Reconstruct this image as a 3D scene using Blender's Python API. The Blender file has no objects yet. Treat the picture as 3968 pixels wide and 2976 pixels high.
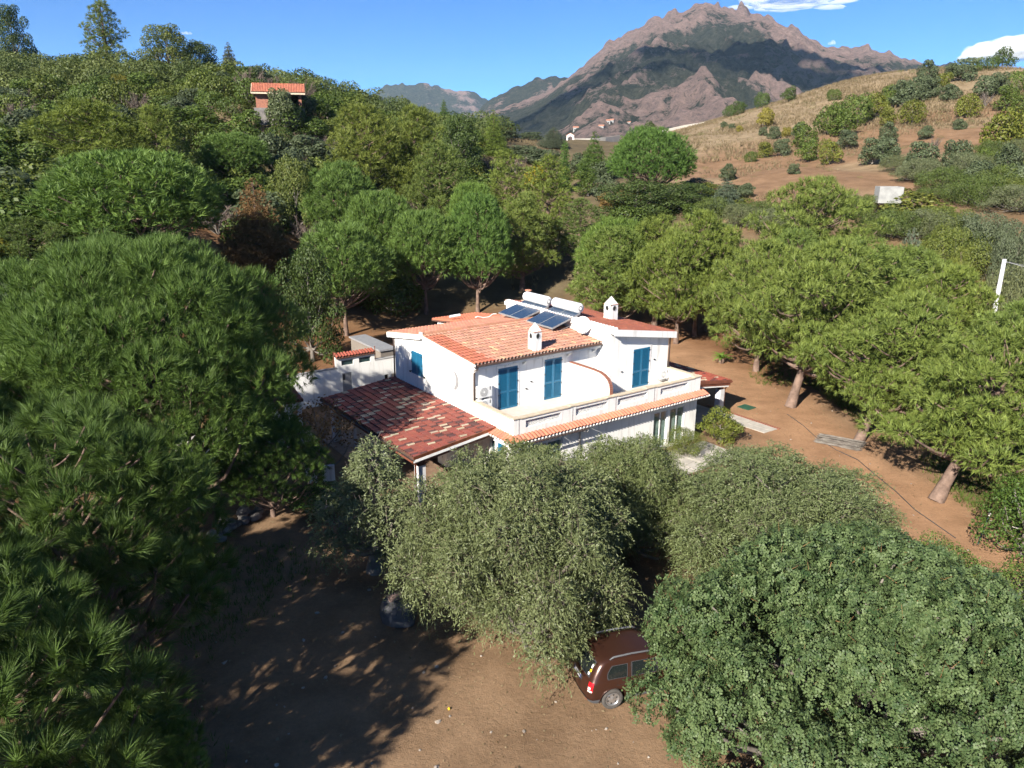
import bpy, bmesh, math, random
import numpy as np
from mathutils import Vector, Matrix, noise

# ------------------------------------------------------------------ camera, sky, sun, exposure
SC = bpy.context.scene
COL = SC.collection
W0, H0, FPX = 3968.0, 2976.0, 3000.0          # survey photograph size and focal length in its pixels
PITCH, ROLL, YAW = math.radians(16.75), math.radians(0.4), math.radians(35.8)
CAMZ = 16.3
_f = np.array([0, math.cos(PITCH), -math.sin(PITCH)]); _r = np.array([1.0, 0, 0]); _u = np.cross(_r, _f)
CR = math.cos(ROLL) * _r + math.sin(ROLL) * _u
CU = -math.sin(ROLL) * _r + math.cos(ROLL) * _u
CF = _f
cam = bpy.data.cameras.new('camera'); cam.sensor_width = 36.0; cam.lens = FPX / W0 * 36.0
cam.clip_start = 0.1; cam.clip_end = 40000
camo = bpy.data.objects.new('camera', cam); COL.objects.link(camo)
camo.matrix_world = Matrix(((CR[0], CU[0], -CF[0], 0), (CR[1], CU[1], -CF[1], 0), (CR[2], CU[2], -CF[2], CAMZ), (0, 0, 0, 1)))
SC.camera = camo

SUN_EL, SUN_AZ = math.radians(30.0), math.radians(58.5)     # light travels towards SUN_AZ (from +X)
LDIR = np.array([math.cos(SUN_AZ) * math.cos(SUN_EL), math.sin(SUN_AZ) * math.cos(SUN_EL), -math.sin(SUN_EL)])
world = bpy.data.worlds.new('World'); SC.world = world; world.use_nodes = True
wn = world.node_tree.nodes; wl = world.node_tree.links
sky = wn.new('ShaderNodeTexSky'); sky.sky_type = 'NISHITA'; sky.sun_disc = False
sky.sun_elevation = SUN_EL; sky.sun_rotation = math.atan2(-LDIR[0], -LDIR[1]); sky.altitude = 100; sky.air_density = 0.5; sky.dust_density = 0.0; sky.ozone_density = 10.0
bg = wn['Background']; bg.inputs['Strength'].default_value = 0.078
tw = wn.new('ShaderNodeMix'); tw.data_type = 'RGBA'; tw.blend_type = 'MULTIPLY'; tw.inputs[0].default_value = 1.0; tw.inputs[7].default_value = (0.80, 1.0, 1.03, 1)
wl.new(sky.outputs[0], tw.inputs[6]); wl.new(tw.outputs[2], bg.inputs['Color'])
sun = bpy.data.lights.new('sun', 'SUN'); sun.energy = 5.0; sun.angle = math.radians(0.5); sun.color = (1.0, 0.93, 0.82)
suno = bpy.data.objects.new('sun', sun); COL.objects.link(suno); suno.location = (-40, -40, 60)
suno.rotation_euler = Vector(LDIR).to_track_quat('-Z', 'Y').to_euler()
SC.view_settings.view_transform = 'Standard'; SC.view_settings.look = 'None'
SC.view_settings.exposure = 1.2; SC.view_settings.gamma = 1.0; SC.view_settings.use_curve_mapping = False
SC.render.engine = 'CYCLES'
SC.cycles.use_light_tree = False; SC.cycles.volume_bounces = 1; SC.cycles.max_bounces = 5; SC.cycles.diffuse_bounces = 2; SC.cycles.transmission_bounces = 4; SC.cycles.transparent_max_bounces = 6

# ------------------------------------------------------------------ helpers
RNG = np.random.default_rng(7)
random.seed(7)
def tag(o, label=None, cat=None, group=None, kind=None):
    if label: o['label'] = label
    if cat: o['category'] = cat
    if group: o['group'] = group
    if kind: o['kind'] = kind
    return o
def empty(name, loc, rz=0.0):
    o = bpy.data.objects.new(name, None); COL.objects.link(o); o.location = loc; o.rotation_euler = (0, 0, rz)
    o.empty_display_size = 0.2
    return o
def link(name, me, mat=None, parent=None):
    o = bpy.data.objects.new(name, me); COL.objects.link(o)
    if mat is not None and not me.materials: me.materials.append(mat)
    if parent is not None: o.parent = parent
    return o
class MB:
    def __init__(s): s.v = []; s.f = []; s.p = []
    def add(s, vs, fs):
        n = len(s.v); s.p.append((n, len(s.f))); s.v += [tuple(p) for p in vs]; s.f += [tuple(i + n for i in f) for f in fs]; return s
    def box(s, a0, a1, b0, b1, c0, c1):
        return s.add([(a0,b0,c0),(a1,b0,c0),(a1,b1,c0),(a0,b1,c0),(a0,b0,c1),(a1,b0,c1),(a1,b1,c1),(a0,b1,c1)],
                     [(3,2,1,0),(4,5,6,7),(0,1,5,4),(1,2,6,5),(2,3,7,6),(3,0,4,7)])
    def obox(s, c, ex, ey, ez):
        c, ex, ey, ez = map(Vector, (c, ex, ey, ez)); vs = []
        for k in (-1, 1):
            for i, j in ((-1,-1),(1,-1),(1,1),(-1,1)): vs.append(c + ex*i + ey*j + ez*k)
        return s.add(vs, [(3,2,1,0),(4,5,6,7),(0,1,5,4),(1,2,6,5),(2,3,7,6),(3,0,4,7)])
    def prism(s, pts, d):            # polygon pts extruded by vector d
        n = len(pts); d = Vector(d); P = [Vector(p) for p in pts]
        return s.add(P + [p + d for p in P], [tuple(range(n))[::-1], tuple(range(n, 2*n))] + [(i, (i+1) % n, n + (i+1) % n, n + i) for i in range(n)])
    def tube(s, pts, rs, n=8, cap=True):
        P = [Vector(p) for p in pts]
        if not isinstance(rs, (list, tuple)): rs = [rs] * len(P)
        rings = []
        ref = Vector((0.31, 0.83, 0.46))
        for i, p in enumerate(P):
            t = (P[min(i+1, len(P)-1)] - P[max(i-1, 0)]).normalized()
            x = t.cross(ref)
            if x.length < 1e-3: x = t.cross(Vector((1, 0, 0)))
            x.normalize(); y = t.cross(x)
            rings.append([p + (x*math.cos(2*math.pi*k/n) + y*math.sin(2*math.pi*k/n)) * rs[i] for k in range(n)])
        vs = [q for r in rings for q in r]; fs = []
        for i in range(len(P)-1):
            for k in range(n):
                fs.append((i*n+k, i*n+(k+1) % n, (i+1)*n+(k+1) % n, (i+1)*n+k))
        if cap: fs += [tuple(range(n))[::-1], tuple(range((len(P)-1)*n, len(P)*n))]
        return s.add(vs, fs)
    def lathe(s, prof, c=(0,0,0), n=12):   # prof: (r,z)
        vs = []; fs = []
        for r, z in prof:
            for k in range(n): vs.append((c[0]+r*math.cos(2*math.pi*k/n), c[1]+r*math.sin(2*math.pi*k/n), c[2]+z))
        for i in range(len(prof)-1):
            for k in range(n): fs.append((i*n+k, i*n+(k+1) % n, (i+1)*n+(k+1) % n, (i+1)*n+k))
        fs += [tuple(range(n))[::-1], tuple(range((len(prof)-1)*n, len(prof)*n))]
        return s.add(vs, fs)
    def wall(s, O, e, L, z0, z1, ops, depth, nrm):
        # plane wall with real openings: O origin, e unit vector along, ops = [(l0,l1,z0,z1)], reveals go back along -nrm*depth
        O, e, nrm = Vector(O), Vector(e), Vector(nrm)
        xs = sorted(set([0, L] + [o[0] for o in ops] + [o[1] for o in ops])); zs = sorted(set([z0, z1] + [o[2] for o in ops] + [o[3] for o in ops]))
        P = lambda l, z, d=0: O + e*l + Vector((0, 0, z)) - nrm*d
        for i in range(len(xs)-1):
            for j in range(len(zs)-1):
                xm, zm = (xs[i]+xs[i+1])/2, (zs[j]+zs[j+1])/2
                if any(o[0] < xm < o[1] and o[2] < zm < o[3] for o in ops): continue
                s.add([P(xs[i], zs[j]), P(xs[i+1], zs[j]), P(xs[i+1], zs[j+1]), P(xs[i], zs[j+1])], [(0,1,2,3)])
        for l0, l1, a, b in ops:
            for q in (((l0,a),(l0,b)), ((l0,b),(l1,b)), ((l1,b),(l1,a)), ((l1,a),(l0,a))):
                (p, pz), (r, rz) = q
                s.add([P(p,pz), P(p,pz,depth), P(r,rz,depth), P(r,rz)], [(0,1,2,3)])
            s.add([P(l0,a,depth), P(l1,a,depth), P(l1,b,depth), P(l0,b,depth)], [(0,1,2,3)])
        return s
    def mesh(s, name):
        me = bpy.data.meshes.new(name); me.from_pydata(s.v, [], s.f); me.update(); return me
    def each(s, name, mat, parent=None, smooth=False, off=None):      # every added piece an object of its own
        ends = s.p[1:] + [(len(s.v), len(s.f))]; out = []
        for (v0, f0), (v1, f1) in zip(s.p, ends):
            q = MB(); q.v = s.v[v0:v1]; q.f = [tuple(i-v0 for i in f) for f in s.f[f0:f1]]; out.append(q.build(name, mat, parent, smooth, off))
        return out
    def build(s, name, mat, parent=None, smooth=False, off=None):
        if off is not None: s.v = [(p[0]-off[0], p[1]-off[1], p[2]-off[2]) for p in s.v]
        me = s.mesh(name)
        if smooth: me.polygons.foreach_set('use_smooth', [True]*len(me.polygons))
        return link(name, me, mat, parent)
def bevel(o, w, seg=2):
    m = o.modifiers.new('bevel', 'BEVEL'); m.width = w; m.segments = seg; m.limit_method = 'ANGLE'; m.angle_limit = math.radians(40)
    return o
def np_mesh(name, V, nper, attrs=None):
    # V (n, nper, 3) separate polygons
    n = V.shape[0]; me = bpy.data.meshes.new(name)
    me.vertices.add(n*nper); me.vertices.foreach_set('co', V.reshape(-1).astype(np.float32))
    me.loops.add(n*nper); me.loops.foreach_set('vertex_index', np.arange(n*nper, dtype=np.int32))
    me.polygons.add(n); me.polygons.foreach_set('loop_start', np.arange(0, n*nper, nper, dtype=np.int32))
    me.update(calc_edges=True)
    for k, a in (attrs or {}).items():
        at_ = me.attributes.new(k, 'FLOAT', 'POINT'); at_.data.foreach_set('value', np.repeat(a, nper).astype(np.float32))
    return me
# ------------------------------------------------------------------ materials
def nodes(name):
    m = bpy.data.materials.new(name); m.use_nodes = True
    return m, m.node_tree.nodes, m.node_tree.links, m.node_tree.nodes['Principled BSDF']
def NN(n, t, **kw):
    x = n.new(t)
    for k, v in kw.items():
        if k in x.inputs: x.inputs[k].default_value = v
        else: setattr(x, k, v)
    return x
def mixc(n, l, fac, a, b, blend='MIX'):
    x = n.new('ShaderNodeMix'); x.data_type = 'RGBA'; x.blend_type = blend
    for sock, val in ((0, fac), (6, a), (7, b)):
        if isinstance(val, (int, float)): x.inputs[sock].default_value = val
        elif isinstance(val, tuple): x.inputs[sock].default_value = (*val[:3], 1)
        else: l.new(val, x.inputs[sock])
    return x.outputs[2]
def ramp(n, l, fac, p0, p1):
    r = n.new('ShaderNodeMapRange'); r.inputs[1].default_value = p0; r.inputs[2].default_value = p1; l.new(fac, r.inputs[0]); return r.outputs[0]
def noise_out(n, l, scale, detail=4, coord='Object', rough=0.55):
    t = n.new('ShaderNodeTexCoord'); x = n.new('ShaderNodeTexNoise'); x.inputs['Scale'].default_value = scale; x.inputs['Detail'].default_value = detail; x.inputs['Roughness'].default_value = rough
    l.new(t.outputs[coord], x.inputs['Vector']); return x.outputs['Fac']
def bump(n, l, p, h, strength=0.3, dist=0.02):
    b = n.new('ShaderNodeBump'); b.inputs['Strength'].default_value = strength; b.inputs['Distance'].default_value = dist
    l.new(h, b.inputs['Height']); l.new(b.outputs[0], p.inputs['Normal'])
def mat(name, c, rough=0.7, c2=None, scale=3.0, metal=0.0, bmp=0.0, bscale=40, spec=0.5, lo=0.35, hi=0.65):
    m, n, l, p = nodes(name)
    p.inputs['Roughness'].default_value = rough; p.inputs['Metallic'].default_value = metal; p.inputs['Specular IOR Level'].default_value = spec
    if c2 is None: c2 = tuple(x*0.86 for x in c)
    f = ramp(n, l, noise_out(n, l, scale, 5), lo, hi)
    l.new(mixc(n, l, f, c, c2), p.inputs['Base Color'])
    if bmp: bump(n, l, p, noise_out(n, l, bscale, 3), bmp)
    return m
def leaf_mat(name, ca, cb, trans=0.35, rough=0.55, spec=0.3):
    # colour varies leaf by leaf (attribute tint) and tree by tree (object colour)
    m, n, l, p = nodes(name)
    a = n.new('ShaderNodeAttribute'); a.attribute_name = 'tint'
    oi = n.new('ShaderNodeObjectInfo')
    c = mixc(n, l, a.outputs['Fac'], ca, cb)
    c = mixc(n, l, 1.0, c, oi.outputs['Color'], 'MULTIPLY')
    l.new(c, p.inputs['Base Color']); p.inputs['Roughness'].default_value = rough; p.inputs['Specular IOR Level'].default_value = spec
    t = n.new('ShaderNodeBsdfTranslucent'); l.new(mixc(n, l, 1.0, c, (1.0, 1.0, 0.55), 'MULTIPLY'), t.inputs['Color'])
    mx = n.new('ShaderNodeMixShader'); mx.inputs[0].default_value = trans
    l.new(p.outputs[0], mx.inputs[1]); l.new(t.outputs[0], mx.inputs[2]); l.new(mx.outputs[0], n['Material Output'].inputs['Surface'])
    return m
def tile_mat(name, attr, dirt=(0.10,0.07,0.05), amount=0.35, rough=0.75):
    m, n, l, p = nodes(name)
    if attr:
        a = n.new('ShaderNodeVertexColor'); a.layer_name = 'Col'; base = a.outputs['Color']
    else:
        a = n.new('ShaderNodeObjectInfo'); base = a.outputs['Color']
    f = ramp(n, l, noise_out(n, l, 9.0, 6), 0.45, 0.8)
    mm = n.new('ShaderNodeMath'); mm.operation = 'MULTIPLY'; mm.inputs[1].default_value = amount; l.new(f, mm.inputs[0])
    l.new(mixc(n, l, mm.outputs[0], base, dirt), p.inputs['Base Color']); p.inputs['Roughness'].default_value = rough
    bump(n, l, p, noise_out(n, l, 60, 3), 0.2, 0.01)
    return m
M = {}
M['white'] = mat('white_render', (0.80,0.79,0.76), 0.85, (0.74,0.73,0.70), 0.9, bmp=0.12, bscale=35)
m, n, l, p = nodes('white_render'); p.inputs['Roughness'].default_value = 0.88
tc_ = n.new('ShaderNodeTexCoord'); mp_ = n.new('ShaderNodeMapping'); mp_.inputs['Scale'].default_value = (2.6,2.6,0.35); l.new(tc_.outputs['Object'], mp_.inputs['Vector'])
nz_ = n.new('ShaderNodeTexNoise'); nz_.inputs['Scale'].default_value = 1.6; nz_.inputs['Detail'].default_value = 7; l.new(mp_.outputs[0], nz_.inputs['Vector'])
c = mixc(n, l, ramp(n, l, nz_.outputs['Fac'], 0.52, 0.80), (0.80,0.79,0.76), (0.55,0.53,0.49))
c = mixc(n, l, ramp(n, l, noise_out(n, l, 5.5, 8, rough=0.7), 0.66, 0.72), c, (0.42,0.40,0.38))
l.new(c, p.inputs['Base Color']); bump(n, l, p, noise_out(n, l, 30, 4), 0.15, 0.01); M['white'] = m
M['cream'] = mat('cream_coping_stone', (0.62,0.52,0.38), 0.8, (0.48,0.40,0.29), 6.0, bmp=0.15)
M['floor'] = mat('terrace_floor', (0.62,0.57,0.50), 0.8, (0.55,0.50,0.44), 4.0)
M['teal'] = mat('blue_shutter_paint', (0.008,0.115,0.22), 0.45, (0.012,0.13,0.245), 8.0)
M['slat_shade'] = mat('blue_slat_painted_shade', (0.006,0.085,0.165), 0.5, (0.008,0.10,0.19), 8.0)  # shutter blue darkened, the shade between slats put into the colour
M['iron'] = mat('black_iron', (0.02,0.02,0.02), 0.5)
M['gutter'] = mat('brown_gutter_metal', (0.085,0.055,0.045), 0.4, (0.06,0.04,0.035), 5)
M['copper'] = mat('copper_flashing', (0.34,0.12,0.06), 0.42, (0.20,0.07,0.04), 4.0, metal=0.7)
M['mortar'] = mat('white_mortar', (0.66,0.63,0.58), 0.9, (0.45,0.42,0.38), 9)
M['deck'] = mat('tile_underlay', (0.17,0.075,0.05), 0.9, (0.10,0.05,0.035), 6)
M['tileo'] = tile_mat('clay_tile', False); M['tilea'] = tile_mat('clay_tile_field', True)
M['brick'] = mat('clay_brick', (0.36,0.15,0.09), 0.8, (0.24,0.10,0.07), 5)
M['column'] = mat('grey_white_column', (0.62,0.62,0.62), 0.85, (0.52,0.52,0.53), 2.0, bmp=0.1)
M['wood'] = mat('red_brown_wood', (0.22,0.075,0.045), 0.6, (0.14,0.05,0.03), 7)
M['porchfloor'] = mat('porch_floor_tiles', (0.27,0.18,0.12), 0.6, (0.20,0.13,0.09), 3)
M['paving'] = mat('pale_paving_stone', (0.50,0.46,0.40), 0.8, (0.38,0.35,0.31), 2.5, bmp=0.15)
M['joint'] = mat('paving_joint', (0.22,0.19,0.16), 0.9)
M['concrete'] = mat('grey_concrete', (0.40,0.39,0.37), 0.9, (0.28,0.27,0.25), 1.5, bmp=0.2)
M['whiteplastic'] = mat('white_enamel', (0.80,0.80,0.78), 0.35)
M['grey'] = mat('grey_metal', (0.32,0.32,0.32), 0.45, (0.25,0.25,0.26), 6)
M['darkgrey'] = mat('dark_grey_plastic', (0.05,0.05,0.055), 0.5)
M['chrome'] = mat('silver_metal', (0.55,0.55,0.55), 0.35, (0.4,0.4,0.4), 12, metal=0.8)
M['dark'] = mat('dark_shade_and_marks', (0.02,0.018,0.016), 0.9)  # near black for painted shade in openings, also dark marks and gaps
M['curtain'] = mat('pale_curtain', (0.34,0.38,0.36), 0.9, (0.22,0.26,0.25), 3)
M['terracotta'] = mat('terracotta_flue', (0.50,0.22,0.13), 0.8, (0.36,0.15,0.09), 5)
def glassmat(name, c, rough=0.06):
    m, n, l, p = nodes(name); p.inputs['Base Color'].default_value = (*c, 1); p.inputs['Roughness'].default_value = rough
    p.inputs['Specular IOR Level'].default_value = 0.8
    return m
M['glass'] = glassmat('window_glass', (0.03,0.055,0.055))
m_, n_, l_, p_ = nodes('clear_glass')
g_ = n_.new('ShaderNodeBsdfGlossy'); g_.inputs['Roughness'].default_value = 0.04; t_ = n_.new('ShaderNodeBsdfTransparent'); t_.inputs['Color'].default_value = (0.72,0.82,0.80,1)
mx_ = n_.new('ShaderNodeMixShader'); mx_.inputs[0].default_value = 0.16; l_.new(t_.outputs[0], mx_.inputs[1]); l_.new(g_.outputs[0], mx_.inputs[2]); l_.new(mx_.outputs[0], n_['Material Output'].inputs['Surface'])
M['clear'] = m_
M['solar'] = glassmat('solar_glass_painted_sky', (0.03,0.055,0.10), 0.22)  # blue base colour includes a painted reflection of the sky
M['bark'] = mat('pine_bark', (0.22,0.15,0.115), 0.9, (0.10,0.065,0.05), 3.0, bmp=0.6, bscale=9)
M['barkg'] = mat('grey_bark', (0.20,0.18,0.155), 0.9, (0.12,0.10,0.085), 4.0, bmp=0.5, bscale=12)
M['stone'] = mat('field_stone', (0.22,0.205,0.19), 0.9, (0.13,0.12,0.115), 2.2, bmp=0.4, bscale=8)
M['needle'] = leaf_mat('aleppo_needles', (0.066,0.104,0.022), (0.230,0.292,0.080), 0.27)
M['needle2'] = leaf_mat('stone_pine_needles', (0.052,0.102,0.020), (0.200,0.300,0.070), 0.27)
M['olive'] = leaf_mat('olive_leaves', (0.078,0.100,0.034), (0.190,0.218,0.098), 0.18, 0.5, 0.35)
M['carob'] = leaf_mat('carob_leaflets', (0.034,0.066,0.020), (0.135,0.185,0.072), 0.18, 0.55, 0.3)
M['shrub'] = leaf_mat('scrub_leaves', (0.050,0.078,0.020), (0.165,0.195,0.058), 0.25)
M['greyleaf'] = leaf_mat('grey_green_leaves', (0.065,0.082,0.050), (0.155,0.175,0.110), 0.22)
M['drytwig'] = leaf_mat('dry_twigs', (0.13,0.105,0.085), (0.24,0.195,0.155), 0.1, 0.8, 0.1)
M['brownleaf'] = leaf_mat('dead_foliage', (0.13,0.075,0.035), (0.27,0.165,0.075), 0.2, 0.8, 0.1)
M['grass'] = leaf_mat('dry_grass', (0.17,0.13,0.075), (0.30,0.235,0.145), 0.3, 0.8, 0.1)
M['greengrass'] = leaf_mat('green_grass', (0.060,0.10,0.018), (0.13,0.17,0.035), 0.35, 0.7, 0.2)
# ------------------------------------------------------------------ survey helpers (pixel of the photograph + forward distance -> point)
def ray(px, py): return CF + CR*(px-W0/2)/FPX - CU*(py-H0/2)/FPX
def at(px, py, Y):
    d = ray(px, py); k = Y/d[1]; return np.array([d[0]*k, Y, CAMZ + d[2]*k])
def HF(a, b, z=0.0):
    u, v = a+20.6, b+28.4
    return (u*math.cos(YAW)-v*math.sin(YAW), u*math.sin(YAW)+v*math.cos(YAW), z)
# ------------------------------------------------------------------ terrain
CP = [(x, y, 0.0) for x in (-25,-10,5,20,35) for y in (-30,0,25,50)] + [(50,y,0.0) for y in (10,30,42)] + [(x,72,0.0) for x in (-12,5,20)] + [(-28,8,0.5),(-30,30,1.0),(-40,20,3),(70,20,1.5),(70,45,3.5),(-60,20,7)]
for px, py, Y in ((1080,425,118),(100,290,165),(500,305,165),(900,330,165),(1300,400,172),(1600,500,190),(1800,560,210),(-400,200,170),
                  (300,720,88),(700,720,95),(400,1110,58),(1050,960,80),(900,560,112),(400,500,118),(100,480,118),(-300,500,110),
                  (2215,545,190),(2200,630,150),(2000,810,122),(1600,760,122),(2450,650,150),(2350,860,105),
                  (2900,730,115),(3430,790,95),(3300,560,150),(3700,330,200),(3968,270,210),(3300,310,262),(2650,500,262),(3080,380,270),(3700,1010,74),(3700,1250,60),(4300,900,75),(4400,300,210),(2480,560,230),(3500,1150,64),(3000,960,84)):
    p = at(px, py, Y); CP.append(tuple(p))
CP += [(0,420,0),(-250,380,8),(250,460,6),(-350,200,20),(420,300,25),(0,330,12),(420,120,18),(-250,80,18),(120,600,-10),(-150,600,-10),(-250,-60,4),(250,-60,2)]
CP = np.array(CP)
def _U(r2): return np.where(r2 > 1e-9, r2*np.log(np.maximum(r2, 1e-9)), 0.0)
_n = len(CP); _K = _U(((CP[:, None, :2]-CP[None, :, :2])**2).sum(-1)) + np.eye(_n)*30.0
_P = np.c_[np.ones(_n), CP[:, :2]]
_A = np.block([[_K, _P], [_P.T, np.zeros((3, 3))]])
_w = np.linalg.solve(_A, np.r_[CP[:, 2], 0, 0, 0])
def height(x, y):
    x = np.atleast_1d(np.asarray(x, float)); y = np.atleast_1d(np.asarray(y, float)); sh = x.shape
    q = np.c_[x.ravel(), y.ravel()]
    out = np.empty(len(q))
    for i in range(0, len(q), 8000):
        s = q[i:i+8000]; out[i:i+8000] = _U(((s[:, None]-CP[None, :, :2])**2).sum(-1)) @ _w[:_n] + _w[_n] + s @ _w[_n+1:]
    r = np.hypot(q[:, 0]-20, q[:, 1]-120)
    k = np.clip((r-330)/250, 0, 1); k = k*k*(3-2*k)
    out = out*(1-k) + (-12.0)*k
    # flat yard round the house
    d = np.maximum(np.maximum(-14-q[:, 0], q[:, 0]-40)/14, np.maximum(5-q[:, 1], q[:, 1]-66)/16); f = np.clip(1-d, 0, 1); f = f*f*(3-2*f)
    out = out*(1-f)
    return out.reshape(sh)
def gz(x, y): return float(height([x], [y])[0])
def hit(px, py):
    d = ray(px, py); t = np.concatenate([np.arange(12, 140, 0.7), np.arange(140, 420, 2.0)]); X = d[0]*t/d[1]; Zr = CAMZ + d[2]*t/d[1]
    h = height(X, t); i = np.argmax(Zr < h)
    if i == 0: i = len(t)-1
    return np.array([X[i], t[i], h[i]])
def axis(lo, hi, fine0, fine1, step, far):
    a = list(np.arange(fine0, fine1+1e-6, step)); s = step; x = fine1
    while x < hi: s *= 1.18; x += s; a.append(x)
    s = step; x = fine0
    while x > lo: s *= 1.18; x -= s; a.insert(0, x)
    return np.array(a)
gx = axis(-6500, 6500, -110, 140, 1.6, 0); gy = axis(-3000, 7000, -10, 290, 1.6, 0)
GX, GY = np.meshgrid(gx, gy)
GZ = height(GX, GY)
def vnoise(X, Y, s, seed=0):
    rs = np.random.default_rng(seed); T = rs.random((257, 257)); x = X/s; y = Y/s; xi = np.floor(x).astype(int); yi = np.floor(y).astype(int); fx = x-xi; fy = y-yi
    fx = fx*fx*(3-2*fx); fy = fy*fy*(3-2*fy); g = lambda i, j: T[(yi+j) % 257, (xi+i) % 257]
    return (g(0,0)*(1-fx)+g(1,0)*fx)*(1-fy)+(g(0,1)*(1-fx)+g(1,1)*fx)*fy
far = np.clip((np.hypot(GX-15, GY-45)-38)/40, 0, 1)
GZ = GZ + far*((vnoise(GX, GY, 9, 1)-.5)*0.9 + (vnoise(GX, GY, 3.7, 2)-.5)*0.35) + (vnoise(GX, GY, 2.3, 3)-.5)*0.05*(1-far)
ny_, nx_ = GX.shape
me = bpy.data.meshes.new('ground'); V = np.stack([GX, GY, GZ], -1).reshape(-1, 3)
idx = np.arange(nx_*ny_).reshape(ny_, nx_); Fq = np.stack([idx[:-1, :-1], idx[:-1, 1:], idx[1:, 1:], idx[1:, :-1]], -1).reshape(-1, 4)
me.vertices.add(len(V)); me.vertices.foreach_set('co', V.reshape(-1)); me.loops.add(Fq.size); me.loops.foreach_set('vertex_index', Fq.reshape(-1).astype(np.int32))
me.polygons.add(len(Fq)); me.polygons.foreach_set('loop_start', np.arange(0, Fq.size, 4, dtype=np.int32)); me.update(calc_edges=True)
me.polygons.foreach_set('use_smooth', np.ones(len(Fq), bool))
# ground cover kinds as colours of the soil itself
X, Y = V[:, 0], V[:, 1]; n1 = vnoise(X, Y, 14, 5); n2 = vnoise(X, Y, 5, 6)
def sm(a, b, v): t = np.clip((v-a)/(b-a), 0, 1); return t*t*(3-2*t)
c_dirt = np.array([0.245,0.163,0.100]); c_litter = np.array([0.215,0.115,0.060]); c_scrub = np.array([0.13,0.105,0.062]); c_field = np.array([0.235,0.148,0.088]); c_dry = np.array([0.27,0.208,0.130]); c_grass = np.array([0.11,0.12,0.03])
c_drive = np.array([0.36,0.215,0.125])
C = np.tile(c_dirt, (len(V), 1))
def blend(w, c):
    global C
    C = C*(1-w[:, None]) + c*w[:, None]
blend(sm(48, 60, Y+n1*8), c_litter)
blend(sm(24, 40, X-(Y-30)*0.35+n1*8)*0.6, c_litter)
blend(sm(-12, -18, X+n2*5)*0.8, c_litter)
tr = [(13.5,66),(15.0,58),(16.5,50),(17.6,44),(18.6,36),(19.6,30),(22.5,23)]; dd = np.full(len(X), 1e9)
for (xa, ya), (xb, yb) in zip(tr[:-1], tr[1:]):
    t_ = np.clip(((X-xa)*(xb-xa)+(Y-ya)*(yb-ya))/((xb-xa)**2+(yb-ya)**2), 0, 1); dd = np.minimum(dd, np.hypot(X-xa-t_*(xb-xa), Y-ya-t_*(yb-ya)))
blend(sm(4.2, 2.2, dd+(n2-.5)*1.6), c_drive)
blend(sm(78, 95, Y+n1*14), c_scrub)
slope = 0.40*X + 70                                   # boundary between left scrub and the right hand fields
fld = sm(20, 30, X-0.02*Y+n1*4)*sm(84, 100, Y+n1*6)
blend(fld, c_field)
blend(fld*sm(165, 185, Y+0.30*(X-60)*-1.0+n1*22), c_dry)
blend(fld*sm(0.62, 0.8, n1)*0.7, c_dry)
blend(sm(200, 240, Y)*sm(60, 30, X)*0.7, c_dry)
blend(sm(300, 420, np.hypot(X, Y)), np.array([0.12,0.12,0.06]))
at_ = me.color_attributes.new('Col', 'FLOAT_COLOR', 'POINT'); at_.data.foreach_set('color', np.c_[C, np.ones(len(C))].astype(np.float32).reshape(-1))
m, n, l, p = nodes('earth'); a = n.new('ShaderNodeVertexColor'); a.layer_name = 'Col'
f1 = ramp(n, l, noise_out(n, l, 0.42, 9, rough=0.68), 0.36, 0.68); f2 = ramp(n, l, noise_out(n, l, 7.0, 6, rough=0.75), 0.35, 0.7); f3 = ramp(n, l, noise_out(n, l, 38.0, 3), 0.62, 0.72)
c = mixc(n, l, f1, a.outputs['Color'], mixc(n, l, 1.0, a.outputs['Color'], (0.62,0.60,0.58), 'MULTIPLY'))
mm = n.new('ShaderNodeMath'); mm.operation = 'MULTIPLY'; mm.inputs[1].default_value = 0.55; l.new(f2, mm.inputs[0])
c = mixc(n, l, mm.outputs[0], c, mixc(n, l, 1.0, c, (1.55,1.45,1.35), 'MULTIPLY'))
mm = n.new('ShaderNodeMath'); mm.operation = 'MULTIPLY'; mm.inputs[1].default_value = 0.5; l.new(f3, mm.inputs[0])
c = mixc(n, l, mm.outputs[0], c, (0.36,0.28,0.20)); l.new(c, p.inputs['Base Color']); p.inputs['Roughness'].default_value = 0.95; p.inputs['Specular IOR Level'].default_value = 0.1
bump(n, l, p, noise_out(n, l, 5.0, 8, rough=0.8), 0.6, 0.12)
M['earth'] = m
tag(link('ground', me, m), kind='structure', label='brown earth yard, drive and hillsides')
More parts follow.
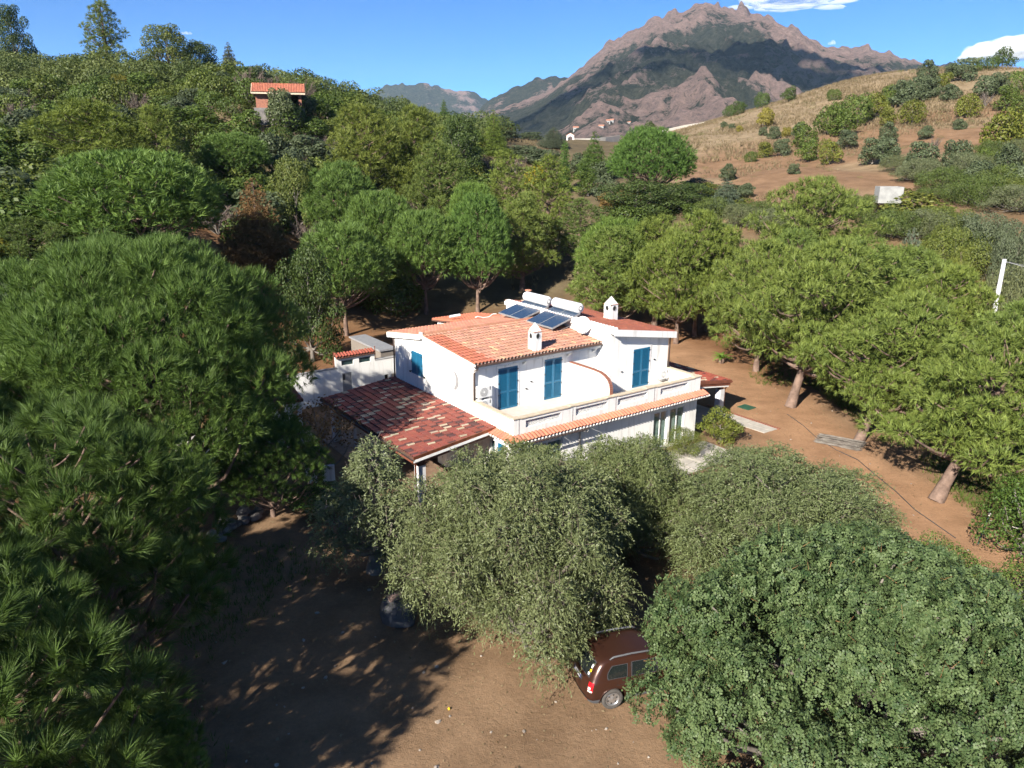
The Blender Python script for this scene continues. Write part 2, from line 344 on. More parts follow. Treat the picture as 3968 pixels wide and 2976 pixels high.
# ------------------------------------------------------------------ mountain and far hills
RIDGES = []
def MTN(px, py):
    d = ray(px, py); az = math.atan2(d[0], d[1]); k = d[2]/math.hypot(d[0], d[1]); A, R, Hh = RIDGES[0]; j = int(np.argmin(np.abs(A-az))); above = Hh[:, j] > CAMZ + k*R[:, j]; i = int(np.argmax(above)) if above.any() else 40
    return float(R[i, j])
def ridge_mesh(name, sky_px, R0, Rb, Rback, naz, nr, amp, seed, label, zb=-14.0, spur=1.0, crk=6.0):
    pts = np.array(sky_px, float); az = []; el = []
    for px, py in pts:
        d = ray(px, py); az.append(math.atan2(d[0], d[1])); el.append(d[2]/math.hypot(d[0], d[1]))
    az = np.array(az); el = np.array(el)
    A = np.linspace(az[0], az[-1], naz); E = np.interp(A, az, el)
    T = np.concatenate([np.linspace(0, 1, nr), np.linspace(1, 1.8, nr//4)[1:]])
    AA, TT = np.meshgrid(A, T)
    # ridge distance wanders so that the crest is not an arc
    Rr = R0*(1 + 0.10*(vnoise(AA*40, AA*0+3, 3.0, seed)-0.5))
    R = np.where(TT <= 1, Rb + (Rr-Rb)*TT, Rr + (TT-1)/0.8*(Rback-R0))
    X = R*np.sin(AA); Y = R*np.cos(AA)
    Es = E.copy()
    k_ = np.exp(-np.linspace(-2, 2, 41)**2); k_ /= k_.sum(); Es = np.convolve(np.pad(E, 20, 'edge'), k_, 'valid'); Es = np.convolve(np.pad(Es, 20, 'edge'), k_, 'valid')
    kc = np.clip((np.clip(TT, 0, 1)-0.90)/0.09, 0, 1)*np.where(TT > 1, np.clip(1-(TT-1)/0.06, 0, 1), 1.0)
    top = (Es[None, :]*(1-kc) + E[None, :]*kc)*Rr + CAMZ
    s = np.clip(TT, 0, 1); prof = 0.15*s + 0.85*s**1.25
    Hh = np.where(TT <= 1, zb + (top-zb)*prof, zb + (top-zb)*(1-(TT-1)/0.8)**1.3)
    def ridged(sc, sd): return 1-np.abs(2*vnoise(X, Y, sc, sd)-1)
    hb = np.clip((top-zb), 40, None)
    wig = X + (vnoise(X, Y, 170, seed+20)-.5)*160
    nz = (ridged(620, seed+1)-.6)*0.30*spur + (ridged(260, seed+2)-.6)*0.30 + (ridged(110, seed+3)-.6)*0.20 + (ridged(48, seed+4)-.5)*0.12 + (vnoise(X, Y, 20, seed+5)-.5)*0.09
    env = np.sin(np.clip(TT, 0, 1)*math.pi)**0.8*0.95 + 0.05
    crest = np.exp(-((TT-1)/0.05)**2)
    Hh = Hh + nz*env*hb*amp - crest*0.0
    rock = (vnoise(AA*3000, TT*40, 37, seed+6)-0.5)*crest*hb*0.05 + (vnoise(AA*3000, TT*90, 13, seed+8)-.5)*crest*hb*0.03 + (vnoise(X, Y, 16, seed+7)-.5)*crest*hb*0.02
    Hh = Hh + rock
    RIDGES.append((A, R, Hh))
    V = np.stack([X, Y, Hh], -1).reshape(-1, 3); ny, nx = X.shape
    idx = np.arange(nx*ny).reshape(ny, nx); Fq = np.stack([idx[:-1, :-1], idx[:-1, 1:], idx[1:, 1:], idx[1:, :-1]], -1).reshape(-1, 4)
    me = bpy.data.meshes.new(name); me.vertices.add(len(V)); me.vertices.foreach_set('co', V.reshape(-1)); me.loops.add(Fq.size); me.loops.foreach_set('vertex_index', Fq.reshape(-1).astype(np.int32))
    me.polygons.add(len(Fq)); me.polygons.foreach_set('loop_start', np.arange(0, Fq.size, 4, dtype=np.int32)); me.update(calc_edges=True)
    rk = (np.clip(np.clip(TT, 0, 1)-0.86, 0, 1)*crk + (nz-0.02)*2.6 + (vnoise(X, Y, 300, seed+9)-.5)*1.1 + (vnoise(X, Y, 90, seed+10)-.5)*0.8)
    at_ = me.attributes.new('rock', 'FLOAT', 'POINT'); at_.data.foreach_set('value', rk.reshape(-1).astype(np.float32))
    return tag(link(name, me, M['mountain']), kind='structure', label=label)
m, n, l, p = nodes('mountain_scrub_and_rock'); a = n.new('ShaderNodeAttribute'); a.attribute_name = 'rock'
big = noise_out(n, l, 0.035, 9, rough=0.72); fine = noise_out(n, l, 0.06, 8, rough=0.85)
ad = n.new('ShaderNodeMath'); ad.operation = 'MULTIPLY_ADD'; ad.inputs[1].default_value = 2.2; l.new(big, ad.inputs[0]); l.new(a.outputs['Fac'], ad.inputs[2])
ad2 = n.new('ShaderNodeMath'); ad2.operation = 'MULTIPLY_ADD'; ad2.inputs[1].default_value = 2.0; l.new(fine, ad2.inputs[0]); l.new(ad.outputs[0], ad2.inputs[2])
msk = ramp(n, l, ad2.outputs[0], 2.33, 2.62)
scrub = mixc(n, l, ramp(n, l, fine, 0.42, 0.60), (0.034,0.042,0.030), (0.105,0.105,0.074))
rockc = mixc(n, l, ramp(n, l, fine, 0.40, 0.62), (0.46,0.315,0.265), (0.19,0.145,0.13))
l.new(mixc(n, l, msk, scrub, rockc), p.inputs['Base Color']); p.inputs['Roughness'].default_value = 1.0; p.inputs['Specular IOR Level'].default_value = 0.05
bump(n, l, p, fine, 1.0, 30.0)
M['mountain'] = m
ridge_mesh('mountain', [(1500,560),(1700,520),(1830,470),(1900,440),(2010,402),(2100,362),(2190,306),(2260,252),(2316,214),(2360,157),(2380,160),(2455,120),(2524,76),(2560,66),(2600,50),(2650,44),(2700,25),(2740,28),(2783,12),(2820,24),(2846,40),(2856,40),(2862,24),(2872,18),(2895,20),(2908,50),(2972,57),(3041,88),(3098,126),(3135,151),(3211,180),(3278,191),(3362,184),(3482,203),(3602,254),(3685,248),(3739,263),(3900,300),(4200,340),(4600,420)],
           3000, 1150, 3900, 640, 340, 0.55, 11, 'rocky mountain with jagged pinkish crest and scrub covered flanks')
ridge_mesh('hill', [(1750,520),(1850,440),(1888,390),(1964,346),(2071,309),(2190,300),(2330,320),(2450,420)], 3900, 3000, 4700, 120, 60, 0.25, 31, 'dark wooded ridge left of the mountain', crk=-2.0)
ridge_mesh('hill', [(1200,500),(1380,420),(1500,330),(1560,326),(1640,330),(1668,332),(1740,352),(1760,358),(1800,350),(1838,359),(1888,392),(1960,440),(2050,500)], 6000, 4600, 7000, 160, 60, 0.35, 41, 'distant pale rocky hills in the gap of the valley', crk=1.0)
# ------------------------------------------------------------------ roof tiles
def barrel(L=0.46, r0=0.105, r1=0.085, th=0.016, seg=5):
    # one curved clay tile lying along +y, crown up
    mb = MB(); vs = []
    for y, r in ((0, r0), (L, r1)):
        for rr in (r, r-th):
            for k in range(seg+1):
                t = math.pi*k/seg; vs.append((-rr*math.cos(t), y, rr*math.sin(t)*0.95))
    n = seg+1; fs = []
    for k in range(seg):
        fs.append((k, k+1, 2*n+k+1, 2*n+k)); fs.append((n+k+1, n+k, 3*n+k, 3*n+k+1))
        fs.append((k+1, k, n+k, n+k+1)); fs.append((2*n+k, 2*n+k+1, 3*n+k+1, 3*n+k))
    fs += [(0, 2*n, 3*n, n), (seg, n+seg, 3*n+seg, 2*n+seg)]
    return MB().add(vs, fs)
def jit(c, s=0.10):
    k = 1+random.uniform(-s, s); return tuple(min(1, max(0.005, x*k*(1+random.uniform(-.05, .05)))) for x in c)
def roof_tiles(parent, O, e, s, ncol, nrow, ws, rs, colour, take, L=None, r=None, name='roof_tile', skip=None):
    # O eave corner, e along the eave, s up the slope (unit vectors in the parent's frame); take(i,j) -> own object
    O, e, s = Vector(O), Vector(e).normalized(), Vector(s).normalized(); nrm = e.cross(s)
    if nrm.z < 0: nrm = -nrm
    L = L or rs*1.28; r = r or ws*0.5
    proto = barrel(L, r*1.02, r*0.86)
    me = proto.mesh(name); me.materials.append(M['tileo'])
    tv = np.array(proto.v); BV = []; BF = []; BC = []; nb = 0
    for j in range(nrow):
        for i in range(ncol):
            if skip and skip(i, j): continue
            yaw = random.uniform(-.022, .022); p = O + e*(ws*(i+.5)+random.uniform(-.006, .006)) + s*(rs*j+random.uniform(-.012, .012)) + nrm*(0.034+random.uniform(0, .010))
            ee = (e*math.cos(yaw)+s*math.sin(yaw)); ss = (s*math.cos(yaw)-e*math.sin(yaw)); ss = (ss - nrm*0.075).normalized(); nn = ee.cross(ss)
            if nn.z < 0: nn = -nn
            c = colour(i, j)
            if take(i, j):
                o = bpy.data.objects.new(name, me); COL.objects.link(o); o.parent = parent; o.color = (*c, 1)
                o.matrix_local = Matrix(((ee.x, ss.x, nn.x, p.x), (ee.y, ss.y, nn.y, p.y), (ee.z, ss.z, nn.z, p.z), (0,0,0,1)))
            else:
                Rm = np.array([[ee.x, ss.x, nn.x], [ee.y, ss.y, nn.y], [ee.z, ss.z, nn.z]])
                BV.append(tv @ Rm.T + np.array(p)); BF += [tuple(k+nb for k in f) for f in proto.f]; nb += len(tv); BC += [(*c, 1)]*len(tv)
    if BV:
        me2 = bpy.data.meshes.new('roof_tiles'); me2.from_pydata(np.concatenate(BV).tolist(), [], BF); me2.update()
        ca = me2.color_attributes.new('Col', 'FLOAT_COLOR', 'POINT'); ca.data.foreach_set('color', np.array(BC, np.float32).reshape(-1))
        tag(link('roof_tiles', me2, M['tilea'], parent), kind='stuff')
def pans(parent, O, e, s, Le, Ls, ws, lift=0.0, name='roof_deck', mat_='deck', th=0.08):
    # slab under the tiles with concave channels between the cover tiles
    O, e, s = Vector(O), Vector(e).normalized(), Vector(s).normalized(); nrm = e.cross(s)
    if nrm.z < 0: nrm = -nrm
    n = int(round(Le/ws))*4; vs = []
    for k in range(n+1):
        x = Le*k/n; h = 0.018*math.cos(2*math.pi*x/ws)
        for y in (-0.02, Ls): vs.append(O + e*x + s*y + nrm*(h+lift))
        for y in (-0.02, Ls): vs.append(O + e*x + s*y - nrm*th)
    fs = []
    for k in range(n):
        a = 4*k; b = a+4; fs += [(a, b, b+1, a+1), (a+2, a+3, b+3, b+2), (a, a+2, b+2, b), (a+1, b+1, b+3, a+3)]
    fs += [(0, 1, 3, 2), (4*n, 4*n+2, 4*n+3, 4*n+1)]
    return MB().add(vs, fs).build(name, M[mat_], parent)
def mortar_plugs(parent, O, e, s, ncol, ws, name='eave_mortar'):
    # white mortar filling the open ends of the cover tiles at the eave
    O, e, s = Vector(O), Vector(e).normalized(), Vector(s).normalized(); nrm = e.cross(s)
    if nrm.z < 0: nrm = -nrm
    mb = MB()
    for i in range(ncol+1):
        c = O + e*(ws*i) + nrm*0.004 + s*0.01
        r = ws*0.20
        pts = [c + e*(r*math.cos(t)) - nrm*(r*1.3*math.sin(t)) + nrm*0.055 for t in np.linspace(0, math.pi, 5)]
        mb.prism(pts, s*0.10 - nrm*0.002)
    o = mb.build(name, M['mortar'], parent); o['kind'] = 'stuff'; return o
# ------------------------------------------------------------------ shutters, doors, windows (built in a local frame: x along wall, y out of wall (negative), z up)
def shutter_leaf(root, T, w, h, hinge_right, split=0.42):
    # T: function local(x,y,z)->house coords
    def bx(mb, x0, x1, y0, y1, z0, z1):
        mb.add([T(x,y,z) for z in (z0,z1) for x,y in ((x0,y0),(x1,y0),(x1,y1),(x0,y1))], [(3,2,1,0),(4,5,6,7),(0,1,5,4),(1,2,6,5),(2,3,7,6),(3,0,4,7)])
    st = 0.075; f = MB()
    bx(f, 0, st, -0.045, 0, 0, h); bx(f, w-st, w, -0.045, 0, 0, h)
    rails = [(0, .10), (h*split-.04, h*split+.05), (h-.085, h)] if h > 1.7 else [(0, .08), (h-.08, h)]
    for z0, z1 in rails: bx(f, st, w-st, -0.043, -0.002, z0, z1)
    leaf = f.build('shutter', M['teal'], root)
    sl = MB()
    for (a0, a1), (b0, b1) in zip(rails[:-1], rails[1:]):
        z = a1
        while z < b0-0.02:
            sl.add([T(x,y,zz) for x,y,zz in ((st,-.04,z),(w-st,-.04,z),(w-st,-.006,z+.045),(st,-.006,z+.045),(st,-.046,z+.008),(w-st,-.046,z+.008),(w-st,-.012,z+.053),(st,-.012,z+.053))], [(0,1,2,3),(7,6,5,4),(0,4,5,1),(2,6,7,3),(0,3,7,4),(1,5,6,2)])
            z += 0.062
    tag(sl.build('louvre_slats', M['slat_shade'], leaf), kind='stuff')
    x = w if hinge_right else 0
    hg = MB()
    for z in (0.12, h*.5, h-.14) if h < 1.7 else (0.14, h*.36, h*.64, h-.16):
        bx(hg, x-.05 if hinge_right else x-.03, x+.03 if hinge_right else x+.05, -0.062, -0.047, z-.03, z+.03)
    hg.each('hinge', M['iron'], leaf)
    return leaf
def shutter_pair(root, T, x0, x1, z0, z1, split=0.42):
    w = (x1-x0)/2 - 0.004
    shutter_leaf(root, lambda x,y,z: T(x0+x, y, z0+z), w, z1-z0, False, split)
    shutter_leaf(root, lambda x,y,z: T(x0+w+.008+x, y, z0+z), w, z1-z0, True, split)
# ------------------------------------------------------------------ the villa
V0 = HF(0, 0)
villa = empty('villa', V0, YAW)
tag(villa, 'white two storey villa with terracotta roofs and blue shutters in the clearing', 'house')
TF, PT = 3.13, 3.97                    # terrace floor, parapet top
front = MB()
# ground floor walls: front with three openings, left side with door openings
front.wall((0,0.15,0), (1,0,0), 13.3, 0, 2.98, [(1.25,3.2,0.9,2.28),(9.8,10.9,0.12,2.33),(11.1,12.3,0.12,2.33)], 0.18, (0,-1,0))
front.wall((13.3,0.15,0), (0,1,0), 12.0, 0, 2.98, [], 0.1, (1,0,0))
front.wall((0,0.15,0), (0,1,0), 12.0, 0, 2.98, [(0.85,1.2,0.2,2.35),(1.45,1.85,0.1,2.35),(3.4,4.4,0.1,2.2),(6.6,7.6,0.1,2.2)], 0.22, (-1,0,0))
front.wall((0,12.15,0), (1,0,0), 13.3, 0, 2.98, [], 0.1, (0,1,0))
front.build('ground_floor_wall', M['white'], villa)
MB().box(0.02,13.28,0.17,12.1,2.96,TF).build('terrace_floor', M['floor'], villa)
# windows of the ground floor
def glazed(x0, x1, z0, z1, y, n, curtain=True):
    fr = MB(); fr.box(x0,x1,y,y+.05,z0,z0+.07).box(x0,x1,y,y+.05,z1-.07,z1).box(x0,x0+.06,y,y+.05,z0+.07,z1-.07).box(x1-.06,x1,y,y+.05,z0+.07,z1-.07)
    xs = np.linspace(x0+.06, x1-.06, n+1)
    for x in xs[1:-1]: fr.box(x-.04,x+.04,y+.002,y+.048,z0+.07,z1-.07)
    o = fr.build('window', M['whiteplastic'], villa)
    for i in range(n):
        MB().add([(xs[i]+.02,y+.025,z0+.07),(xs[i+1]-.02,y+.025,z0+.07),(xs[i+1]-.02,y+.025,z1-.07),(xs[i]+.02,y+.025,z1-.07)],[(0,1,2,3)]).build('pane', M['clear'], o)
        if curtain:
            cu = MB(); k = 24; pts = []
            for q in range(k+1):
                x = xs[i]+.03+(xs[i+1]-xs[i]-.06)*q/k; pts.append((x, y+.09+.018*math.sin(q*1.9)+.008*math.sin(q*4.1), z0+.08)); pts.append((x, y+.09+.018*math.sin(q*1.9+.5), z1-.08))
            cu.add(pts, [(2*q, 2*q+2, 2*q+3, 2*q+1) for q in range(k)]); cu.build('curtain', M['curtain'], o)
    return o
glazed(1.25,3.2,0.9,2.28,0.2,2); glazed(9.8,10.9,0.12,2.33,0.2,2); glazed(11.1,12.3,0.12,2.33,0.2,2)
# door and open doorway under the left porch
MB().box(0.12,0.16,3.55,4.55,0.1,2.2).build('door', M['whiteplastic'], villa)
MB().box(0.12,0.16,6.75,7.75,0.1,2.2).build('door', M['dark'], villa)  # dark sheet stands for the shade inside an open doorway
MB().box(0.12,0.15,1.6,2.0,0.1,2.35).build('window', M['glass'], villa)
MB().box(-0.05,-0.01,0.78,1.25,0.2,2.38).build('shutter', M['teal'], villa)
# parapet of the terrace
PJ = [0.32, 3.70, 6.68, 9.56]
LAT = [(0.73,2.95),(3.91,6.08),(6.82,9.0),(10.05,12.24)]
pp = MB(); pp.wall((0,0,0), (1,0,0), 13.3, 2.72, PT-.07, [(a,b,3.39,3.76) for a,b in LAT], 0.16, (0,-1,0))
pp.wall((0,0,0), (0,1,0), 3.6, 2.98, PT-.07, [], 0.1, (-1,0,0)); pp.wall((13.3,0,0), (0,1,0), 2.5, 2.72, PT-.07, [], 0.1, (1,0,0))
pp.wall((0.2,0.2,0), (1,0,0), 12.9, TF, PT-.07, [], 0.1, (0,1,0)); pp.wall((0.2,0.2,0), (0,1,0), 3.4, TF, PT-.07, [], 0.1, (1,0,0)); pp.wall((13.1,0.2,0), (0,1,0), 2.3, TF, PT-.07, [], 0.1, (-1,0,0))
pp.box(0.001,0.199,0.001,0.199,PT-.075,PT-.07).box(0.2,13.1,0.001,0.199,PT-.075,PT-.07).box(0.001,0.199,0.2,3.58,PT-.075,PT-.07).box(13.101,13.299,0.001,2.48,PT-.075,PT-.07)
pp.build('parapet', M['white'], villa)
jt = MB()
for x in PJ: jt.box(x-.022,x+.022,-0.006,0.02,2.98,PT-.08)
jt.each('expansion_joint', M['grey'], villa)
for a, b in LAT:
    lt = MB(); z0, z1 = 3.39, 3.76; y = 0.10; st = 0.062; hgt = z1-z0
    k = a-hgt
    while k < b:
        for sgn in (1, -1):
            xs = (k, k+hgt) if sgn > 0 else (k+hgt, k)
            (xa, za), (xb, zb) = (xs[0], z0), (xs[1], z1)
            pts = []
            for t in (0, 1): pts.append((xa+(xb-xa)*t, za+(zb-za)*t))
            # clip to the opening
            def clipx(p, q, lim, keep):
                return p
            A_, B_ = np.array(pts[0]), np.array(pts[1])
            ts = [0, 1]
            for lim, s_ in ((a, 1), (b, -1)):
                d0, d1 = s_*(A_[0]-lim), s_*(B_[0]-lim)
                if d0 < 0 and d1 < 0: ts = None; break
                if d0 < 0: ts[0] = max(ts[0], d0/(d0-d1))
                if d1 < 0: ts[1] = min(ts[1], d0/(d0-d1))
            if ts is None or ts[1]-ts[0] < .05: continue
            P0 = A_+(B_-A_)*ts[0]; P1 = A_+(B_-A_)*ts[1]; w = .009
            yy = y + (0.012 if sgn > 0 else 0)
            nx, nz = -(P1-P0)[1], (P1-P0)[0]; L_ = math.hypot(nx, nz); nx, nz = nx/L_*w, nz/L_*w
            lt.add([(P0[0]-nx,yy,P0[1]-nz),(P1[0]-nx,yy,P1[1]-nz),(P1[0]+nx,yy,P1[1]+nz),(P0[0]+nx,yy,P0[1]+nz),(P0[0]-nx,yy+.012,P0[1]-nz),(P1[0]-nx,yy+.012,P1[1]-nz),(P1[0]+nx,yy+.012,P1[1]+nz),(P0[0]+nx,yy+.012,P0[1]+nz)], [(0,1,2,3),(7,6,5,4),(0,4,5,1),(2,6,7,3),(0,3,7,4),(1,5,6,2)])
        k += st
    tag(lt.build('lattice_panel', M['whiteplastic'], villa), kind='stuff')
# coping stones: raised on the piers, long slabs between
def coping(a0, a1, b0, b1, z, th=.065): return bevel(MB().box(a0,a1,b0,b1,z,z+th).build('coping_stone', M['cream'], villa), .008)
xs = [-0.05, .40, 1.5, 2.6, 3.50, 3.82, 4.9, 6.0, 6.48, 6.80, 7.9, 8.9, 9.36, 9.70, 10.8, 12.0, 12.75, 13.35]
for i in range(len(xs)-1):
    pier = (xs[i+1]-xs[i]) < .5 or i in (0, len(xs)-2)
    coping(xs[i]+.004, xs[i+1]-.004, -0.05, .26, PT-.068+(.03 if pier else 0))
for y0, y1 in ((.27,1.3),(1.31,2.4),(2.41,3.58)): coping(-.05, .25, y0, y1, PT-.068)
for y0, y1 in ((.27,1.3),(1.31,2.46)): coping(13.05, 13.35, y0, y1, PT-.068)
# upper storey, left block (gable to the left) and right block (single pitch to the right)
EZ, RZ, BZ = 5.93, 6.40, 5.80          # front eave, ridge, back eave
UB0, UR, UB1 = 3.6, 8.65, 12.15
slF = (RZ-EZ)/(UR-3.2); slB = (RZ-BZ)/(12.7-UR)
uw = MB()
D1, D2 = (1.58,2.82,TF,5.40), (4.65,5.84,TF,5.43)
uw.wall((0,UB0,0), (1,0,0), 8.45, 2.99, EZ+slF*.4-.1, [D1, D2], 0.10, (0,-1,0))
zf, zb = EZ+slF*.4-.1, BZ+slB*.55-.1
def zroof(b): return (RZ-.1-(UR-b)*slF) if b < UR else (RZ-.1-(b-UR)*slB)
WB0, WB1, WZ0, WZ1 = 8.80, 10.04, 3.95, 5.28
for y0, y1 in ((UB0,UR),(UR,WB0),(WB0,WB1),(WB1,UB1)):
    lo = [(2.99, None)] if (y0, y1) != (WB0, WB1) else [(2.99, WZ0), (WZ1, None)]
    for z0, z1 in lo: uw.add([(0,y1,z0),(0,y0,z0),(0,y0,z1 or zroof(y0)),(0,y1,z1 or zroof(y1))], [(0,1,2,3)])
uw.add([(0,WB0,WZ0),(0.1,WB0,WZ0),(0.1,WB1,WZ0),(0,WB1,WZ0)], [(0,1,2,3)]).add([(0,WB0,WZ1),(0.1,WB0,WZ1),(0.1,WB1,WZ1),(0,WB1,WZ1)], [(3,2,1,0)]).add([(0.1,WB0,WZ0),(0.1,WB1,WZ0),(0.1,WB1,WZ1),(0.1,WB0,WZ1)], [(3,2,1,0)]).add([(0,WB0,WZ0),(0.1,WB0,WZ0),(0.1,WB0,WZ1),(0,WB0,WZ1)], [(3,2,1,0)]).add([(0,WB1,WZ0),(0.1,WB1,WZ0),(0.1,WB1,WZ1),(0,WB1,WZ1)], [(0,1,2,3)])
uw.wall((0,UB1,0), (1,0,0), 8.45, 2.99, zroof(UB1), [], 0.1, (0,1,0))
uw.build('upper_wall', M['white'], villa)
RA0, RA1, RB0, RB1 = 8.45, 13.14, 2.5, 12.6
LZ, HZ = 6.12, 6.86
def zr2(a): return HZ-.12-(a-RA0)*(HZ-LZ)/(RA1-RA0)
rw = MB(); D3 = (10.27,11.55,TF,5.43)
for x0, x1 in ((RA0,D3[0]),(D3[0],D3[1]),(D3[1],RA1)):
    zb0 = 5.43 if x0 == D3[0] else TF-.01
    rw.add([(x0,RB0,zb0),(x1,RB0,zb0),(x1,RB0,zr2(x1)),(x0,RB0,zr2(x0))], [(0,1,2,3)])
rw.add([(D3[0],RB0+.1,TF),(D3[1],RB0+.1,TF),(D3[1],RB0+.1,5.43),(D3[0],RB0+.1,5.43)], [(0,1,2,3)])
for x in D3[:2]: rw.add([(x,RB0,TF),(x,RB0+.1,TF),(x,RB0+.1,5.43),(x,RB0,5.43)], [(0,1,2,3)])
rw.add([(D3[0],RB0,5.43),(D3[1],RB0,5.43),(D3[1],RB0+.1,5.43),(D3[0],RB0+.1,5.43)], [(0,1,2,3)])
rw.add([(RA0,RB1,2.99),(RA0,RB0,2.99),(RA0,RB0,zr2(RA0)),(RA0,RB1,zr2(RA0))], [(0,1,2,3)]).add([(RA1,RB0,2.99),(RA1,RB1,2.99),(RA1,RB1,zr2(RA1)),(RA1,RB0,zr2(RA1))], [(0,1,2,3)])
rw.add([(RA1,RB1,2.99),(RA0,RB1,2.99),(RA0,RB1,zr2(RA0)),(RA1,RB1,zr2(RA1))], [(0,1,2,3)])
rw.build('upper_wall', M['white'], villa)
TFr = lambda x,y,z: (x, UB0+y, z); TR = lambda x,y,z: (x, RB0+y, z); TL = lambda x,y,z: (y, WB1-x, z)
shutter_pair(villa, TFr, *D1); shutter_pair(villa, TFr, *D2); shutter_pair(villa, TR, *D3); shutter_pair(villa, TL, 0, WB1-WB0, WZ0, WZ1)
# door surrounds, sill and lamps
sr = MB()
for (x0,x1,z0,z1), y in ((D1,UB0),(D2,UB0),(D3,RB0)):
    sr.box(x0-.13,x0-.005,y-.03,y+.01,z0,z1+.14).box(x1+.005,x1+.13,y-.03,y+.01,z0,z1+.14).box(x0-.005,x1+.005,y-.03,y+.01,z1+.005,z1+.14)
sr.box(-.06,.01,WB0-.08,WB1+.08,WZ0-.06,WZ0-.003)
sr.each('opening_surround', M['white'], villa)
for x, y, z in ((3.75,UB0,4.35),(9.4,RB0,4.25),(12.0,RB0,4.6),(3.42,UB0,4.0)): MB().box(x-.05,x+.05,y-.06,y-.001,z-.02,z+.03).build('wall_lamp', M['iron'], villa)
for x0, w_ in ((2.2,.3),(5.24,.3)): MB().tube([(x0,UB0-.03,5.52),(x0,UB0-.09,5.60),(x0,UB0-.09,5.66)], .012, 6).build('awning_hook', M['grey'], villa)
for b_, z_ in ((10.25,3.98),(8.62,3.98)): MB().box(-.07,-.001,b_-.07,b_+.07,z_-.03,z_+.05).build('shutter_catch', M['iron'], villa)
# carved crescent moon on the gable wall
mo = MB(); o_, i_ = [], []
for k in range(13):
    t = -1.25+2.5*k/12; o_.append((-.012, 5.62-.60*math.cos(t)*1.0-.07, 4.60+.55*math.sin(t))); 
    i_.append((-.012, 5.62-.30*math.cos(t)**1.5*1.0-.08 if math.cos(t) > 0 else 5.55, 4.62+.50*math.sin(t)))
mo.add(o_+i_+[(0.0,)+q[1:] for q in o_+i_], [(k,k+1,13+k+1,13+k) for k in range(12)]+[(k+1,k,26+k,26+k+1) for k in range(12)]+[(13+k,13+k+1,39+k+1,39+k) for k in range(12)])
mo.build('crescent_relief', M['grey'], villa)
for b_, z_ in ((6.7,4.22),(6.16,4.17)): MB().box(-.03,-.001,b_-.09,b_+.06,z_-.03,z_+.03).build('star_relief', M['grey'], villa)
# roofs
cA = lambda: jit((0.46,0.235,0.160), .18); cB = lambda: jit((0.42,0.140,0.082), .12); cR = lambda: jit((0.33,0.105,0.06), .14); cC = lambda: jit((0.50,0.190,0.115), .14)
def colF(i, j): return cB() if i < 5+random.choice((0,0,0,1)) and j < 12 else (jit((0.58,0.36,0.22),.1) if random.random() < .07 else cA())
ncolF, wsF = 39, 0.2243; sF = Vector((0, 5.45, RZ-EZ)).normalized()
rsF = 5.46/13
pans(villa, (-.14,3.2,EZ), (1,0,0), sF, ncolF*wsF, 5.47, wsF)
roof_tiles(villa, (-.14,3.2,EZ), (1,0,0), sF, ncolF, 13, wsF, rsF, colF, lambda i,j: j < 6)
mortar_plugs(villa, (-.14,3.2,EZ), (1,0,0), sF, ncolF, wsF)
sB = Vector((0, -(12.7-UR), RZ-BZ)).normalized()
pans(villa, (-.14,12.7,BZ), (1,0,0), sB, ncolF*wsF, 4.09, wsF)
roof_tiles(villa, (-.14,12.7,BZ), (1,0,0), sB, ncolF, 10, wsF, .409, lambda i,j: jit((0.50,0.215,0.14),.16), lambda i,j: False)
# ridge tiles
rme = barrel(.46,.125,.11).mesh('ridge_tile'); rme.materials.append(M['tileo'])
for k in range(20):
    o = bpy.data.objects.new('ridge_tile', rme); COL.objects.link(o); o.parent = villa; o.color = (*jit((0.42,0.20,0.12),.15),1)
    o.matrix_local = Matrix(((0,1,0,-.12+.425*k),(-1,0,0,UR),(0,0,1,RZ+.075),(0,0,0,1)))
MB().box(-.2,-.1,UR-.12,UR+.12,RZ-.1,RZ+.22).build('ridge_end', M['white'], villa)
# verge strips and eaves
vg = MB()
vg.prism([(-.17,3.12,EZ-.13),(-.17,UR,RZ-.13),(-.17,UR,RZ+.05),(-.17,3.12,EZ+.05)], (.05,0,0))
vg.build('verge', M['white'], villa)
fb = MB(); fb.prism([(-.19,UR+.1,RZ-.23),(-.19,12.8,BZ-.25),(-.19,12.8,BZ+.06),(-.19,UR+.1,RZ+.06)], (.07,0,0)); fb.build('fascia', M['white'], villa)
MB().box(-.1,8.4,3.22,3.598,EZ-.26,EZ-.09).build('eave_soffit', M['white'], villa)
for x in (.02,3.15,6.2,8.1): MB().prism([(x,3.24,EZ-.27),(x,3.598,EZ-.27),(x,3.598,EZ-.55)], (.12,0,0)).build('eave_bracket', M['white'], villa)
def gutter(pts, r=.07):
    mb = MB(); P = [Vector(p) for p in pts]; d = (P[-1]-P[0]).normalized(); side = d.cross(Vector((0,0,1))); vs = []; n = 7
    for p in P:
        for rr in (r, r-.008):
            for k in range(n): t = math.pi*k/(n-1); vs.append(p + side*(rr*math.cos(t)) - Vector((0,0,1))*(rr*math.sin(t)))
    fs = []
    for k in range(n-1): fs += [(k,k+1,2*n+k+1,2*n+k),(n+k+1,n+k,3*n+k,3*n+k+1),(k,n+k,n+k+1,k+1),(2*n+k,2*n+k+1,3*n+k+1,3*n+k)]
    fs += [(0,2*n,3*n,n),(n-1,2*n-1,4*n-1,3*n-1)]
    return mb.add(vs, fs)
gutter([(-.22,3.10,EZ-.03),(8.6,3.10,EZ-.03)]).build('gutter', M['gutter'], villa)
MB().tube([(-.02,3.10,EZ-.10),(.0,3.15,EZ-.22),(.05,3.50,EZ-.38),(.05,3.53,EZ-.6),(.05,3.53,PT)], .045, 8).build('downpipe', M['gutter'], villa, True)
